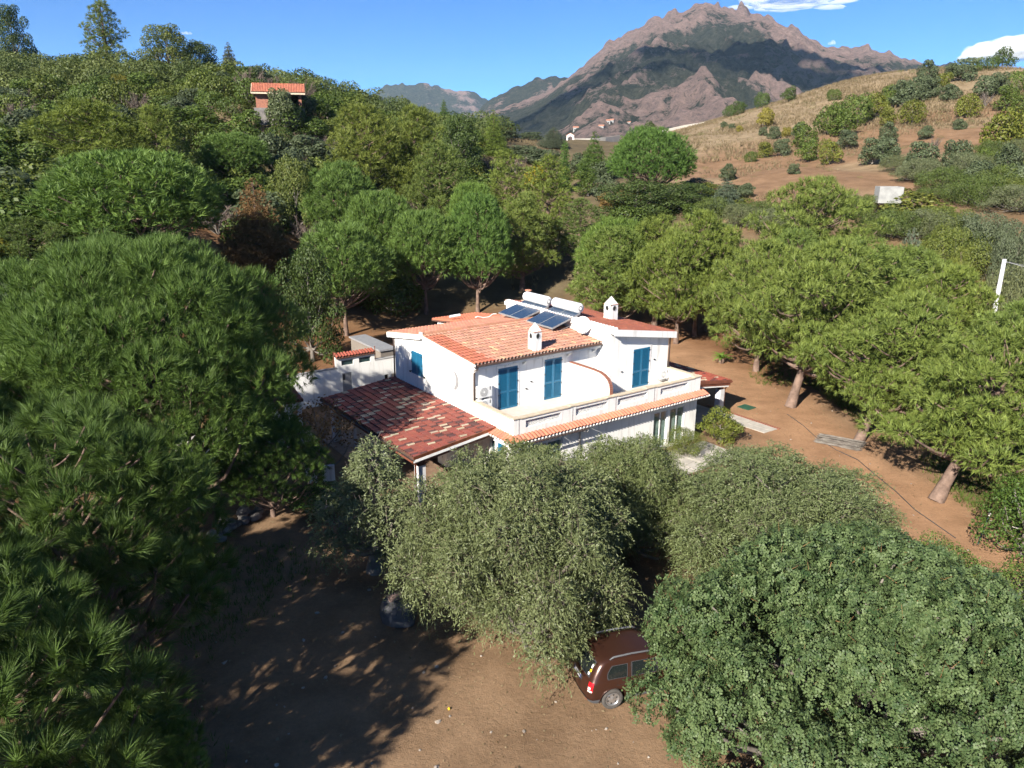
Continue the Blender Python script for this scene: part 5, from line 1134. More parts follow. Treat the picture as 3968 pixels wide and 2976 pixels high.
for i, (px, py, r_) in enumerate(((2770,840,2.6),(2870,880,2.8),(2950,850,2.6),(3010,900,3.0),(3380,850,3.0),(3290,830,2.6),(3460,930,3.2),(3600,940,3.2),(3700,990,3.2),(3800,1000,3.4),(3660,740,3.4),(3750,690,3.2),(3870,670,3.4),(3940,610,3.0),(3840,610,3.0),(3560,700,3.0),(3900,740,3.4),(3480,660,2.6),(3790,800,3.4),(3950,820,3.6))):
    p = hit(px, py); plant('thicket', 'shrub', ('grey green','olive green','dull green','pale green')[i % 4]+' low thicket '+('on the slope left of the white tank' if px < 3350 else 'beside the white tank' if px < 3620 else 'on the slope right of the white tank' if py < 780 else 'above the utility pole'), 'shrub', p[0], p[1], r_*random.uniform(.75,1.0), r_, i, ((.95,1.0,.75),(1.1,1.08,.75),(.8,.88,.7),(1.2,1.18,.9))[i % 4], group='thickets on the lower right slope', z=p[2])
# olives and bushes on the right hand hill (positions of their feet)
RH = [(205,775,40,'d'),(300,765,40,'d'),(370,745,50,'d'),(510,700,50,'d'),(690,665,50,'d'),(535,830,62,'y'),(590,905,42,'o'),(520,890,32,'o'),(670,895,36,'y'),(750,905,52,'o'),(270,828,24,'o'),(320,842,24,'o'),(370,855,24,'y'),
      (940,890,95,'g'),(1040,900,100,'g'),(1130,820,105,'g'),(1250,770,80,'v'),(1335,700,60,'g'),(1420,690,80,'o'),(1520,665,72,'o'),(1600,640,62,'o'),(1580,560,72,'o'),(1680,600,60,'v'),(1810,540,75,'o'),(1725,660,56,'o'),(1480,815,78,'v'),(1320,830,58,'v'),(1325,930,62,'o'),(1570,910,42,'o'),(1835,775,72,'v'),(1790,855,40,'o'),(1950,650,70,'o'),(2040,620,62,'o'),(1960,700,48,'b'),(2100,720,75,'g'),(2170,590,60,'g'),(2185,750,62,'g'),
      (1230,1060,85,'o'),(1320,1065,80,'o'),(1065,965,66,'o'),(780,975,85,'g'),(640,1010,56,'o'),(530,1030,60,'v'),(440,1060,42,'g'),(810,1050,72,'g'),(950,1065,72,'v'),(720,1140,42,'o'),(1540,1120,105,'o'),(1760,1110,95,'o'),(290,1180,62,'o'),(410,1280,52,'o'),(1620,985,52,'b'),(2050,980,120,'v'),(2150,960,110,'v'),(1940,1090,60,'g'),(2100,1150,90,'o'),(1900,1220,90,'o'),(2150,1250,90,'o'),
      (1900,470,40,'g'),(1990,460,45,'d'),(2070,440,60,'d'),(2160,420,50,'y'),(1740,505,40,'o'),(980,660,45,'g'),(1440,650,50,'g')]
LB = {'d':('dark round bush beside the pale road wall on the hill','bushes along the road wall'),'y':('yellow leaved autumn tree on the dry grass slope','yellow trees on the hill'),'o':('grey green olive tree on the brown field of the right hill','olive trees on the right hill'),
      'g':('dense green bush on the right hill','green bushes on the right hill'),'v':('yellow green bush on the right hill','yellow green bushes on the right hill'),'b':('bare grey shrub on the right hill','bare shrubs on the right hill')}
for i, (zx, zy, r, k) in enumerate(RH):
    px, py = 2644+zx*.5985, zy*.5985; p = hit(px, py); rr = r*.5985*np.linalg.norm(p-np.array([0,0,CAMZ]))/FPX
    kd = {'d':'shrub','y':'greyshrub','o':'greyshrub','g':'shrub','v':'shrub','b':'bare'}[k]
    tn = {'d':(.62,.75,.6),'y':(2.0,1.5,.45),'o':(.78,.86,.66),'g':(.85,.95,.6),'v':(1.25,1.1,.6),'b':(1,1,1.05)}[k]
    rr *= .9; zone = 'beside the pale road wall' if k == 'd' and zx < 800 else 'on the crest at the right edge' if zy < 520 else 'near the white tank' if abs(zx-1330) < 320 and zy > 940 else 'on the dry grass slope' if zx < 900 and zy < 960 else 'at the lower end of the field' if zy > 1000 else 'at the right edge of the field' if zx > 1800 else 'in the hedge line across the field' if zx < 1460 else 'on the upper brown field'
    sz_ = 'small' if rr < 1.6 else 'large' if rr > 2.9 else 'medium sized'
    LB[k] = ({'d':'dark round bush','y':'yellow autumn tree','o':'grey green olive tree','g':'dense green bush','v':'yellow green bush','b':'bare grey shrub'}[k], LB[k][1])
    q = random.uniform(.9,1.12); plant(kd, 'olive_tree' if k == 'o' else 'bush', f'{sz_} {LB[k][0]} {zone}', 'tree' if k in 'oy' else 'shrub', p[0], p[1], rr*random.uniform(1.7,2.1), rr*1.05, i, tuple(c*q for c in tn), group=LB[k][1], z=p[2])
# shrubs between the wood and the valley
MS = [(1850,560,70,'v'),(1960,520,60,'o'),(2030,560,70,'o'),(2100,575,75,'o'),(1900,600,70,'b'),(1800,640,70,'v'),(2080,640,60,'y'),(2000,600,50,'b'),(1860,680,80,'g'),(1760,700,80,'g'),(2260,590,60,'o'),(2340,620,60,'o'),(2400,600,45,'g'),(2350,690,60,'o'),(2280,660,50,'g'),(2700,690,70,'o'),(2760,730,80,'v'),(2850,750,60,'o'),(2690,760,90,'o'),(2420,560,25,'g'),(2520,470,30,'d'),(1680,660,70,'g'),(1560,650,90,'g'),(1500,600,80,'b'),(2460,720,60,'r'),(2390,740,70,'r'),(2540,790,70,'g'),(1950,490,45,'r'),(1900,470,40,'v'),(2060,510,45,'o'),(2150,620,60,'b'),
      (2780,820,90,'o'),(2700,840,80,'g'),(2440,800,80,'g'),(2860,830,70,'v')]
LB2 = {'v':'yellow green bush in the thicket between the pines and the valley','o':'grey green olive in the thicket between the pines and the valley','b':'bare grey bush in the thicket between the pines and the valley','y':'bright yellow bush among the thicket trees','g':'dark green bush in the thicket between the pines and the valley','d':'lone round bush on the skyline left of the road wall','r':'rust coloured autumn bush in the thicket below the umbrella pine'}
for i, (px, top, hw, k) in enumerate(MS):
    Y = float(np.interp(top, (470,560,700,800), (200,150,118,100)))
    kd = {'v':'shrub','o':'greyshrub','b':'bare','y':'shrub','g':'shrub','d':'shrub','r':'greyshrub'}[k]; tn = {'v':(1.1,1.0,.6),'o':(.72,.8,.62),'b':(1,1,1),'y':(2.6,1.8,.4),'g':(.7,.82,.55),'d':(.6,.7,.6),'r':(1.7,.95,.5)}[k]
    p = at(px, top, Y); zg = gz(p[0], Y); h = min(max(p[2]-zg, 1.8), 6.0)
    zn = 'left of the slender pines' if px < 1880 else 'beside the slender pines' if px < 2060 else 'below the arched gateway' if px < 2300 else 'left of the umbrella pine' if px < 2480 else 'right of the umbrella pine'
    plant(kd, 'bush', LB2[k].split(' in the')[0].split(' among')[0]+(' near the horizon ' if top < 580 else ' high in the thicket ' if top < 680 else ' low in the thicket ')+zn if k != 'd' else LB2[k], 'shrub', p[0], Y, h, hw*Y*1.04/FPX, i, tn, group='thicket '+k, z=zg)
# scrub on the left hillside: individuals spread over the slope
random.seed(21); rs = np.random.default_rng(5)
pts = []
keepout = [(-35.5,118.5,4.6)]
cand = np.r_[np.c_[rs.uniform(-70,-24,3000), rs.uniform(44,80,3000)], np.c_[rs.uniform(-120,25,14000), rs.uniform(76,185,14000)]]
for x, y in cand:
    if x > -12+ (y-76)*.10 or (y < 76 and x > -.42*y-3): continue
    if x < -.70*y-6: continue
    if any(math.hypot(x-a, y-b) < c for a, b, c in keepout): continue
    mind = 3.1 + .010*(y-76)
    if all((x-a)**2+(y-b)**2 > mind**2 for a, b in pts): pts.append((x, y))
pts = np.array(pts); hz = height(pts[:, 0], pts[:, 1])
d3 = np.hypot(pts[:, 0], pts[:, 1]); order = np.argsort(d3)
KINDS = [('shrub',(.72,.85,.55),'dark green bush in the scrub on the left hillside','dark bushes on the left hillside'),('shrub',(.90,.92,.60),'olive green bush in the scrub on the left hillside','olive green bushes on the left hillside'),
         ('greyshrub',(.72,.80,.62),'grey green bush in the scrub on the left hillside','grey green bushes on the left hillside'),('bare',(.95,.9,.95),'bare grey bush in the scrub on the left hillside','bare bushes on the left hillside'),('shrub',(1.5,1.1,.5),'ochre bush in the scrub on the left hillside','ochre bushes on the left hillside')]
rest = []
for n_i, i in enumerate(order):
    x, y = pts[i]; q = rs.random(); k = 0 if q < .42 else 1 if q < .70 else 2 if q < .87 else 3 if q < .95 else 4
    r = rs.uniform(2.1,3.5); h = r*rs.uniform(1.0,1.6); kd, tn, lb, gr = KINDS[k]; s_ = rs.uniform(.82,1.2)
    if k == 4: r *= .6; h *= .6
    hx, hy = x+35.5, y-118
    vert = 'near the skyline' if y > 152 else 'high on the slope' if y > 128 else 'level with the hut' if y > 106 else 'low on the slope' if y > 84 else 'at the foot of the slope'
    hori = 'far left of the brick hut' if x/y < -.52 else 'left of the brick hut' if x/y < -.36 else 'around the brick hut' if x/y < -.24 else 'right of the brick hut' if x/y < -.12 else 'toward the valley'
    lb = f"{'small' if r < 2.5 else 'large' if r > 3.05 else 'medium'} {lb.split(' in the')[0]} {vert}, {hori}"
    if n_i < 290: plant(kd, 'bush', lb, 'shrub', x, y, h, r, n_i, tuple(c*s_ for c in tn), group=gr, z=hz[i])
    else: rest.append((x, y, hz[i], h, r, n_i))
if rest:
    acc, tt = [], []
    for x, y, z, h, r, v in rest:
        T = TM['shrub'][v % 4]; me = T.crown; co = np.empty(len(me.vertices)*3, np.float32); me.vertices.foreach_get('co', co); co = co.reshape(-1, 4, 3)[::2]
        a = v*1.7; R_ = np.array([[math.cos(a),-math.sin(a),0],[math.sin(a),math.cos(a),0],[0,0,1]]); co = (co*np.array([r/T.r, r/T.r, h/T.h])) @ R_.T + np.array([x, y, z])
        acc.append(co); tt.append(np.clip(rs.uniform(.1,.9)+rs.normal(0,.15,len(co)),0,1))
    tag(link('hillside_scrub', np_mesh('hillside_scrub', np.concatenate(acc), 4, {'tint': np.concatenate(tt)}), M['shrub']), 'distant green scrub along the crest of the left hill', 'scrub', kind='stuff')
# ------------------------------------------------------------------ the brown car
M['carpaint'] = mat('brown_metallic_paint', (0.058,0.024,0.016), 0.28, (0.052,0.022,0.014), 2, metal=0.35)
M['carglass'] = glassmat('car_glass', (0.012,0.016,0.016), 0.05)
M['rubber'] = mat('dusty_tyre', (0.085,0.078,0.07), 0.9, (0.055,0.05,0.047), 9)
M['trim'] = mat('grey_plastic_trim', (0.10,0.105,0.115), 0.6)
M['red'] = mat('red_lens', (0.55,0.012,0.018), 0.2); M['clearlens'] = mat('pale_lens', (0.75,0.62,0.58), 0.2); M['plate'] = mat('plate_white', (0.8,0.8,0.8), 0.4); M['blue'] = mat('plate_blue', (0.02,0.10,0.5), 0.4); M['yellow'] = mat('yellow_sticker', (0.75,0.50,0.02), 0.5)
CH = math.radians(16); car = empty('parked_car', (2.06,20.40,gz(2.06,20.4)+.0), CH)
tag(car, 'brown off-road car parked under the trees, only its rear half showing', 'car')
LV = [(.28,.12,4.12,.83),(.36,.05,4.24,.875),(.46,.01,4.30,.90),(.60,0,4.32,.91),(.78,.02,4.31,.912),(.92,.05,4.24,.900),(1.00,.075,4.08,.885),(1.05,.10,3.30,.868),(1.20,.17,2.98,.828),(1.40,.29,2.64,.772),(1.54,.40,2.36,.722),(1.595,.50,2.24,.67),(1.625,.72,2.05,.56),(1.635,1.15,1.7,.28)]
lz = [q[0] for q in LV]; fxr = lambda z: np.interp(z, lz, [q[1] for q in LV]); fxf = lambda z: np.interp(z, lz, [q[2] for q in LV]); fw = lambda z: np.interp(z, lz, [q[3] for q in LV])
def bow(y, w): return .10*(y/w)**2
def contour(z, nr=12, nc=7, ns=26):
    xr, xf, w = fxr(z), fxf(z), fw(z); rc = min(.22, w*.4); rf = min(.40, w*.5); pts = []
    for k in range(nr): y = (w-rc)*(-1+2*k/(nr-1)); pts.append((xr+bow(y, w), y))
    x0 = xr+bow(w-rc, w)
    for k in range(1, nc): t = math.pi/2*k/nc; pts.append((x0+rc*(1-math.cos(t)), w-rc+rc*math.sin(t)))
    for k in range(ns+1): pts.append((x0+rc+(xf-rf-x0-rc)*k/ns, w))
    for k in range(1, nc): t = math.pi/2*k/nc; pts.append((xf-rf+rf*math.sin(t), w-rf*.7+rf*.7*math.cos(t)))
    for k in range(nr): y = (w-rf*.7)*(1-2*k/(nr-1)); pts.append((xf+.10*(1-(y/w)**2), y))
    for k in range(1, nc): t = math.pi/2*k/nc; pts.append((xf-rf*(1-math.cos(t)), -(w-rf*.7)-rf*.7*math.sin(t)))
    for k in range(ns+1): pts.append((xf-rf+(x0+rc-xf+rf)*k/ns, -w))
    for k in range(1, nc): t = math.pi/2*k/nc; pts.append((x0+rc-rc*math.sin(t), -(w-rc)-rc*math.cos(t)))
    return [(x, y, z) for x, y in pts]
zz = [.28,.32,.36,.41,.46,.53,.60,.69,.78,.85,.92,.96,1.00,1.025,1.05,1.12,1.20,1.30,1.40,1.47,1.54,1.57,1.595,1.612,1.625,1.635]
rings = [contour(z) for z in zz]; nct = len(rings[0]); vs = [p for r in rings for p in r]; fs = []
for i in range(len(rings)-1):
    for k in range(nct): fs.append((i*nct+k, i*nct+(k+1) % nct, (i+1)*nct+(k+1) % nct, (i+1)*nct+k))
fs += [tuple(range(nct))[::-1], tuple(range((len(rings)-1)*nct, len(rings)*nct))]
fs = [f[::-1] for f in fs]
body = MB().add(vs, fs).build('body', M['carpaint'], car, True)
cut = MB()
for x in (.86, 3.53):
    for y0, y1 in ((-1.1,-.52),(.52,1.1)): cut.tube([(x,y0,.345),(x,y1,.345)], .425, 28)
cuto = cut.build('cutter', M['dark'])
bm = body.modifiers.new('arch', 'BOOLEAN'); bm.operation = 'DIFFERENCE'; bm.object = cuto; bm.solver = 'EXACT'
cuto.parent = car; cuto.hide_render = True
bpy.context.view_layer.update(); dg = bpy.context.evaluated_depsgraph_get(); nm_ = bpy.data.meshes.new_from_object(body.evaluated_get(dg)); body.modifiers.clear(); body.data = nm_; bpy.data.objects.remove(cuto)
if not nm_.materials: nm_.materials.append(M['carpaint'])
for p_ in nm_.polygons: p_.use_smooth = True
nm_.set_sharp_from_angle(angle=math.radians(35)) if hasattr(nm_, 'set_sharp_from_angle') else None
def sidepanel(name, rows, m, side=-1, off=.005, th=.004, parent=None):
    pts = []; n = len(rows)
    for z, x0, x1 in rows:
        for k in range(5): pts.append((x0+(x1-x0)*k/4, side*(fw(z)+off), z))
    f = [(i*5+k, i*5+k+1, (i+1)*5+k+1, (i+1)*5+k) for i in range(n-1) for k in range(4)]
    return MB().add(pts, f).build(name, m, parent or car, True)
def zrows(z0, z1, f0, f1, n=8): return [(z0+(z1-z0)*i/n, f0(i/n), f1(i/n)) for i in range(n+1)]
for side in (-1, 1):
    sidepanel('window', zrows(1.075,1.44,lambda t:.70+.16*t**1.5-.05*math.sin(math.pi*t),lambda t:1.30+.03*t), M['carglass'], side)
    sidepanel('window_seal', zrows(1.06,1.455,lambda t:.675+.16*t**1.5-.05*math.sin(math.pi*t),lambda t:1.325+.03*t), M['darkgrey'], side, .003)
    dr = sidepanel('door', zrows(.44,1.055,lambda t:1.40-.02*math.sin(3*t)+(.12*(1-t)**4),lambda t:2.36), M['carpaint'], side, .003)
    sidepanel('door_gap', [(z,x-.008,x+.008) for z,x in ((.46,1.56),(.55,1.47),(.7,1.40),(.9,1.385),(1.06,1.385),(1.3,1.41),(1.48,1.44))], M['dark'], side, .007)
    sidepanel('door_window', zrows(1.075,1.47,lambda t:1.47+.03*t,lambda t:2.32-.06*t), M['carglass'], side, .006)
    sidepanel('window_seal', zrows(1.055,1.485,lambda t:1.44+.03*t,lambda t:2.36-.06*t), M['darkgrey'], side, .004)
    sidepanel('front_door', zrows(.44,1.055,lambda t:2.375,lambda t:3.10), M['carpaint'], side, .003)
    sidepanel('front_window', zrows(1.075,1.45,lambda t:2.38,lambda t:3.05-.55*t), M['carglass'], side, .006)
    MB().tube([(1.52,side*(fw(.95)+.012),.95),(1.56,side*(fw(.95)+.03),.955),(1.68,side*(fw(.95)+.03),.96),(1.72,side*(fw(.95)+.012),.96)], .012, 6).build('door_handle', M['carpaint'], car, True)
    sidepanel('sill_trim', zrows(.285,.43,lambda t:1.28,lambda t:3.10), M['trim'], side, .012)
    MB().tube([(.80,side*.655,1.60),(.92,side*.655,1.675),(1.5,side*.65,1.70),(2.1,side*.645,1.69),(2.25,side*.64,1.60)], [.022,.03,.03,.03,.022], 8).build('roof_rail', M['trim'], car, True)
# fuel flap outline, right side
fl = [(.98,.84),(1.20,.86),(1.21,1.02),(1.00,1.02),(.98,.84)]
MB().tube([(x,-(fw(z)+.003),z) for x,z in fl], .005, 4, False).build('fuel_flap', M['dark'], car)
# wheel arch flares
for x in (.86, 3.53):
    for side in (-1, 1): MB().tube([(x+.435*math.cos(t), side*(fw(.345+.435*max(0,math.sin(t)))-.004), .345+.435*math.sin(t)) for t in np.linspace(-.1, math.pi+.1, 18)], .022, 6).build('arch_flare', M['carpaint'], car, True)
# rear face: window, lights, plate, bumper
def rearpt(y, z, off=.006): return (fxr(z)+bow(y, fw(z))-off, y, z)
def rearpanel(name, rows, m, off, parent=None, n=10):
    pts = []
    for z, y0, y1 in rows:
        for k in range(n+1): pts.append(rearpt(y0+(y1-y0)*k/n, z, off))
    return MB().add(pts, [(i*(n+1)+k, i*(n+1)+k+1, (i+1)*(n+1)+k+1, (i+1)*(n+1)+k) for i in range(len(rows)-1) for k in range(n)]).build(name, m, parent or car, True)
rw_ = rearpanel('rear_window', [(1.10+.40*t,-.60+.09*t,.60-.09*t) for t in np.linspace(0,1,8)], M['carglass'], .008)
rearpanel('window_seal', [(1.08+.44*t,-.635+.09*t,.635-.09*t) for t in np.linspace(0,1,8)], M['darkgrey'], .004)
rearpanel('sticker', [(z,-.575+(z-1.16)*.2,-.50+(z-1.16)*.2) for z in (1.13,1.18,1.21)], M['plate'], .012, rw_, 3)
rearpanel('sticker', [(z,-.555+(z-1.36)*.2,-.49+(z-1.36)*.2) for z in (1.33,1.38,1.43)], M['plate'], .012, rw_, 3)
cst = []
for k in range(12): t = 2*math.pi*k/12; cst.append(rearpt(-.555+.045*math.cos(t), 1.268+.045*math.sin(t), .013))
MB().add(cst, [tuple(range(12))]).build('round_sticker', M['yellow'], rw_)
MB().add([rearpt(-.555+.016*math.cos(2*math.pi*k/8), 1.268+.016*math.sin(2*math.pi*k/8), .016) for k in range(8)], [tuple(range(8))]).build('sticker_mark', M['dark'], rw_)
rearpanel('plate_recess', [(z,-.34,.34) for z in (.80,.88,.96)], M['darkgrey'], .004)
pl = rearpanel('number_plate', [(z,-.26,.26) for z in (.83,.89,.945)], M['plate'], .014)
for y0 in (-.26, .215): rearpanel('plate_band', [(z,y0,y0+.045) for z in (.83,.89,.945)], M['blue'], .017, pl, 2)
for k, y0 in enumerate((-.19,-.145,-.08,-.045,-.01,.06,.11)): rearpanel('plate_character', [(z,y0,y0+.022) for z in (.857,.888,.918)], M['dark'], .017, pl, 2)
for side in (-1, 1):
    def lamp(z0, z1, t0, t1, m, nm, off, par):
        pts = []; N_, K_ = 6, 8
        for i in range(N_+1):
            z = z0+(z1-z0)*i/N_; w = fw(z); rc = .22; x0 = fxr(z)+bow(w-rc, w)
            for k in range(K_+1):
                t = t0+(t1-t0)*k/K_; r_ = rc+off; pts.append((x0+rc-r_*math.cos(t), side*(w-rc+r_*math.sin(t)), z))
        return MB().add(pts, [(i*(K_+1)+k, i*(K_+1)+k+1, (i+1)*(K_+1)+k+1, (i+1)*(K_+1)+k) for i in range(N_) for k in range(K_)]).build(nm, m, par, True)
    tl = lamp(.72,1.02,.25,1.05,M['red'],'tail_light',.012,car); lamp(.80,.88,.30,.72,M['clearlens'],'lens',.017,tl); lamp(.722,.775,.28,1.0,M['clearlens'],'lens',.015,tl)
bp = MB(); zb_ = [.275,.33,.40,.45]; rb_ = [contour(z) for z in zb_]; n0 = 12; idx_ = list(range(nct-33+0, nct)) + list(range(0, n0+6+1))
idx_ = [k for k in range(nct) if rb_[0][k][0] < .55]
order_ = sorted(idx_, key=lambda k: math.atan2(rb_[0][k][1], 1.0-rb_[0][k][0]))
pts = []
for r_, z in zip(rb_, zb_):
    for k in order_: x, y, q = r_[k]; d = Vector((x-1.0, y*1.0, 0)).normalized(); pts.append((x+d.x*.016, y+d.y*.016, z))
no = len(order_); bp.add(pts, [(i*no+k, i*no+k+1, (i+1)*no+k+1, (i+1)*no+k) for i in range(3) for k in range(no-1)]); bp.build('rear_bumper', M['trim'], car, True)
MB().add([rearpt(y,z,.022) for y,z in ((-.74,.36),(-.60,.36),(-.60,.41),(-.74,.41))],[(0,1,2,3)]).build('reflector', M['red'], car)
for x, side in ((.86,-1),(.86,1),(3.53,-1),(3.53,1)):
    w_ = empty('wheel', (0,0,0)); w_.parent = car; w_.location = (x, side*.80, .345)
    def ring(prof, nm, m, par, n=32):
        vs, fs = [], []
        for r_, y in prof:
            for k in range(n): t = 2*math.pi*k/n; vs.append((r_*math.cos(t), side*y, r_*math.sin(t)))
        for i in range(len(prof)-1):
            for k in range(n): fs.append((i*n+k, i*n+(k+1) % n, (i+1)*n+(k+1) % n, (i+1)*n+k))
        return MB().add(vs, fs).build(nm, m, par, True)
    ring([(.225,-.10),(.31,-.11),(.335,-.09),(.345,-.05),(.345,.05),(.335,.09),(.305,.108),(.235,.095),(.225,.085)], 'tyre', M['rubber'], w_)
    rm = ring([(.228,-.09),(.225,.09),(.205,.085),(.195,.06),(.15,.055),(.06,.07),(.02,.085),(.0,.085)], 'rim', M['chrome'], w_)
    for q in range(6):
        t = 2*math.pi*q/6+.3; pts = []
        for k in range(10): s_ = 2*math.pi*k/10; rr, tt = .145+.030*math.cos(s_), t+.17*math.sin(s_); pts.append((rr*math.cos(tt), side*(.064+.002), rr*math.sin(tt)))
        MB().add(pts, [tuple(range(10))]).build('rim_shade_disc', M['dark'], rm)  # dark disc on the solid rim, painted for the shade in its holes
MB().tube([(1.29,-.80,.52),(1.33,-.80,.42),(1.31,-.80,.22)], [.02,.03,.03], 6).build('mud_flap', M['cream'], car)
# ------------------------------------------------------------------ brick hut on the hillside
hp = at(1085,418,116); hz_ = gz(hp[0],hp[1]); hut = empty('brick_hut', (hp[0]-.2,hp[1],hp[2]-.75), math.radians(14)); tag(hut, 'small brick hut with tiled roof on the left hillside', 'hut')
MB().box(-3.3,3.5,-.5,4.2,-1.6,.70).build('stone_base', M['stone'], hut)
hw_ = MB(); hw_.wall((-3.0,0,0),(1,0,0),1.7,.7,3.0,[],.1,(0,-1,0)); hw_.wall((-3.0,4,0),(0,-1,0),4.0,.7,3.0,[(1.2,1.7,1.5,2.5),(2.3,2.8,1.5,2.5)],.15,(-1,0,0)); hw_.wall((3.2,0,0),(0,1,0),4.0,.7,3.0,[],.1,(1,0,0)); hw_.wall((-3.0,3.9,0),(1,0,0),6.2,.7,3.0,[],.1,(0,-1,0))
hw_.add([(-3,0,3),(-3,4,3),(-3,2,3.9)],[(0,2,1)]).add([(3.2,0,3),(3.2,4,3),(3.2,2,3.9)],[(0,1,2)]); hw_.build('wall', M['brick'], hut)
for x in (3.0,): MB().box(x-.2,x+.2,-.02,.35,.7,2.95).build('post', M['brick'], hut)
MB().box(-1.3,2.8,-.02,.25,2.6,3.0).build('lintel', M['brick'], hut)
for sgn in (-1, 1):
    y0 = 2-sgn*(-2.6)*-1
    O = (-3.5, 2+sgn*2.7, 2.75) ; s_ = Vector((0,-sgn*2.7,1.3)).normalized()
    pans(hut, O, (1,0,0), s_, 33*.22, 3.0, .22, name='roof'); roof_tiles(hut, O, (1,0,0), s_, 33, 7, .22, 3.0/7, lambda i,j: jit((0.55,0.20,0.12),.15), lambda i,j: False)
    MB().prism([(-3.56,2+sgn*2.75,2.55),(-3.56,2,3.86),(-3.56,2,4.06),(-3.56,2+sgn*2.75,2.76)], (.06,0,0)).build('barge_board', M['cream'], hut)
MB().box(-3.5,3.76,-.78,-.70,2.52,2.74).build('fascia', M['cream'], hut)
plant('greyshrub','olive_tree','olive tree standing in front of the brick hut','tree',hp[0]+.6,hp[1]-2.2,4.2,2.0,0,(1.05,1.1,.8),z=hp[2]-1.6)
for dx, dy, r_ in ((4.5,-4.5,2.4),(1.5,-5.0,2.0),(6.5,-3.5,2.2),(-2.5,-4.2,1.7)): plant('bare','bush','leafless grey bush on the bank below the brick hut','shrub',hp[0]+dx,hp[1]+dy,r_*1.2,r_,1,(1,.98,1.0),group='bare bushes below the hut')
M['concrete_pale'] = mat('pale_concrete', (0.36,0.36,0.34), 0.9, (0.25,0.25,0.24), 1.2)
# ------------------------------------------------------------------ small built things on the right and far hills
tp = at(3440,775,88); tk = empty('water_trough', (tp[0],tp[1],tp[2]-.3), math.radians(-8)); tag(tk, 'white concrete water tank at the lower edge of the ploughed field', 'tank')
t_ = MB(); t_.box(-1.25,1.25,-.9,-.75,0,1.75).box(-1.25,1.25,.75,.9,0,1.75).box(-1.25,-1.1,-.749,.749,0,1.75).box(1.1,1.25,-.749,.749,0,1.75).box(-1.09,1.09,-.749,.749,0,.9); t_.each('wall', M['concrete_pale'], tk)
gp = at(2210,540,188); ag = empty('arched_gate', (gp[0],gp[1],gp[2]-.8), math.radians(-12)); ag.scale = (.72,.72,.72); tag(ag, 'small white arched gateway with tiled top on the valley road', 'gate')
aa = MB(); pts = [(-1.2,0),(-1.2,2.3),(0,2.95),(1.2,2.3),(1.2,0),(.8,0)]+[(.8*math.cos(t),1.3+.8*math.sin(t)) for t in np.linspace(0,math.pi,9)]+[(-.8,0)]
half = [(-1.2,0),(-1.2,2.3),(0,2.95)]+[(.8*math.cos(t),1.3+.8*math.sin(t)) for t in np.linspace(math.pi/2,math.pi,6)]+[(-.8,0)]
for sg in (1,-1): aa.prism([(sg*x,-.25,z) for x,z in half], (0,.5,0))
aa.build('arch', M['white'], ag); MB().prism([(-1.45,-.4,2.2),(0,-.4,2.98),(1.45,-.4,2.2),(1.45,-.4,2.32),(0,-.4,3.12),(-1.45,-.4,2.32)], (0,.8,0)).build('roof', M['terracotta'], ag)
def road_wall(P, label, hgt, Y):
    Q = [at(px,py,Y_) for (px,py),Y_ in zip(P, Y)]; r = empty('road_wall', tuple(Q[0])); tag(r, label, 'wall')
    for i in range(len(Q)-1):
        a, b = Q[i]-Q[0], Q[i+1]-Q[0]; d = unit(b-a); s_ = np.array([-d[1],d[0],0])*.15
        z0 = np.array([0,0,-3.5]); z1 = np.array([0,0,hgt])
        MB().add([a-s_+z0,b-s_+z0,b+s_+z0,a+s_+z0,a-s_+z1,b-s_+z1,b+s_+z1,a+s_+z1],[(3,2,1,0),(4,5,6,7),(0,1,5,4),(1,2,6,5),(2,3,7,6),(3,0,4,7)]).build('wall_section', M['cream2'], r)
M['cream2'] = mat('pale_road_wall', (0.60,0.56,0.48), 0.9, (0.48,0.44,0.38), .4)
road_wall([(2560,512),(2650,492),(2720,481),(2830,460),(2930,432),(3010,412),(3090,388)], 'pale roadside wall climbing the crest of the right hill', .55, [258,262,264,266,268,269,270])
road_wall([(2225,546),(2290,544),(2345,540),(2400,533)], 'pale roadside wall beside the arched gateway', .5, [192,194,198,204])
# far houses at the foot of the mountain
def far_house(px, py, R, w, label):
    d = ray(px, py); k = R/math.hypot(d[0], d[1]); p = (d[0]*k, d[1]*k, CAMZ+d[2]*k-6); r = empty('far_house', p, random.uniform(-.4,.4)); tag(r, label, 'house')
    MB().box(-w,w,-5,5,-30,7).build('wall', M['concrete_pale'], r); MB().prism([(-w-.6,-5.6,7.01),(-w-.6,5.6,7.01),(-w-.6,0,9.5)], (2*w+1.2,0,0)).build('roof', M['terracotta'], r)
    for x in np.linspace(-w+3, w-3, max(2, int(w/4))): MB().box(x-1,x+1,-5.06,-5.01,2,4.5).build('window', M['dark'], r)
for px, py, w, lb in ((2352,470,9,'long white house at the foot of the mountain'),(2372,468,6,'white house right of the long one below the mountain'),(2434,476,7,'white house alone on the lower mountain slope'),(2232,497,8,'pale house in the shadow at the mountain foot'),(2330,491,9,'white house below the long one at the mountain foot')):
    az_ = math.atan2(ray(px,py)[0], ray(px,py)[1]); far_house(px, py, MTN(px, py), w*.62, lb)
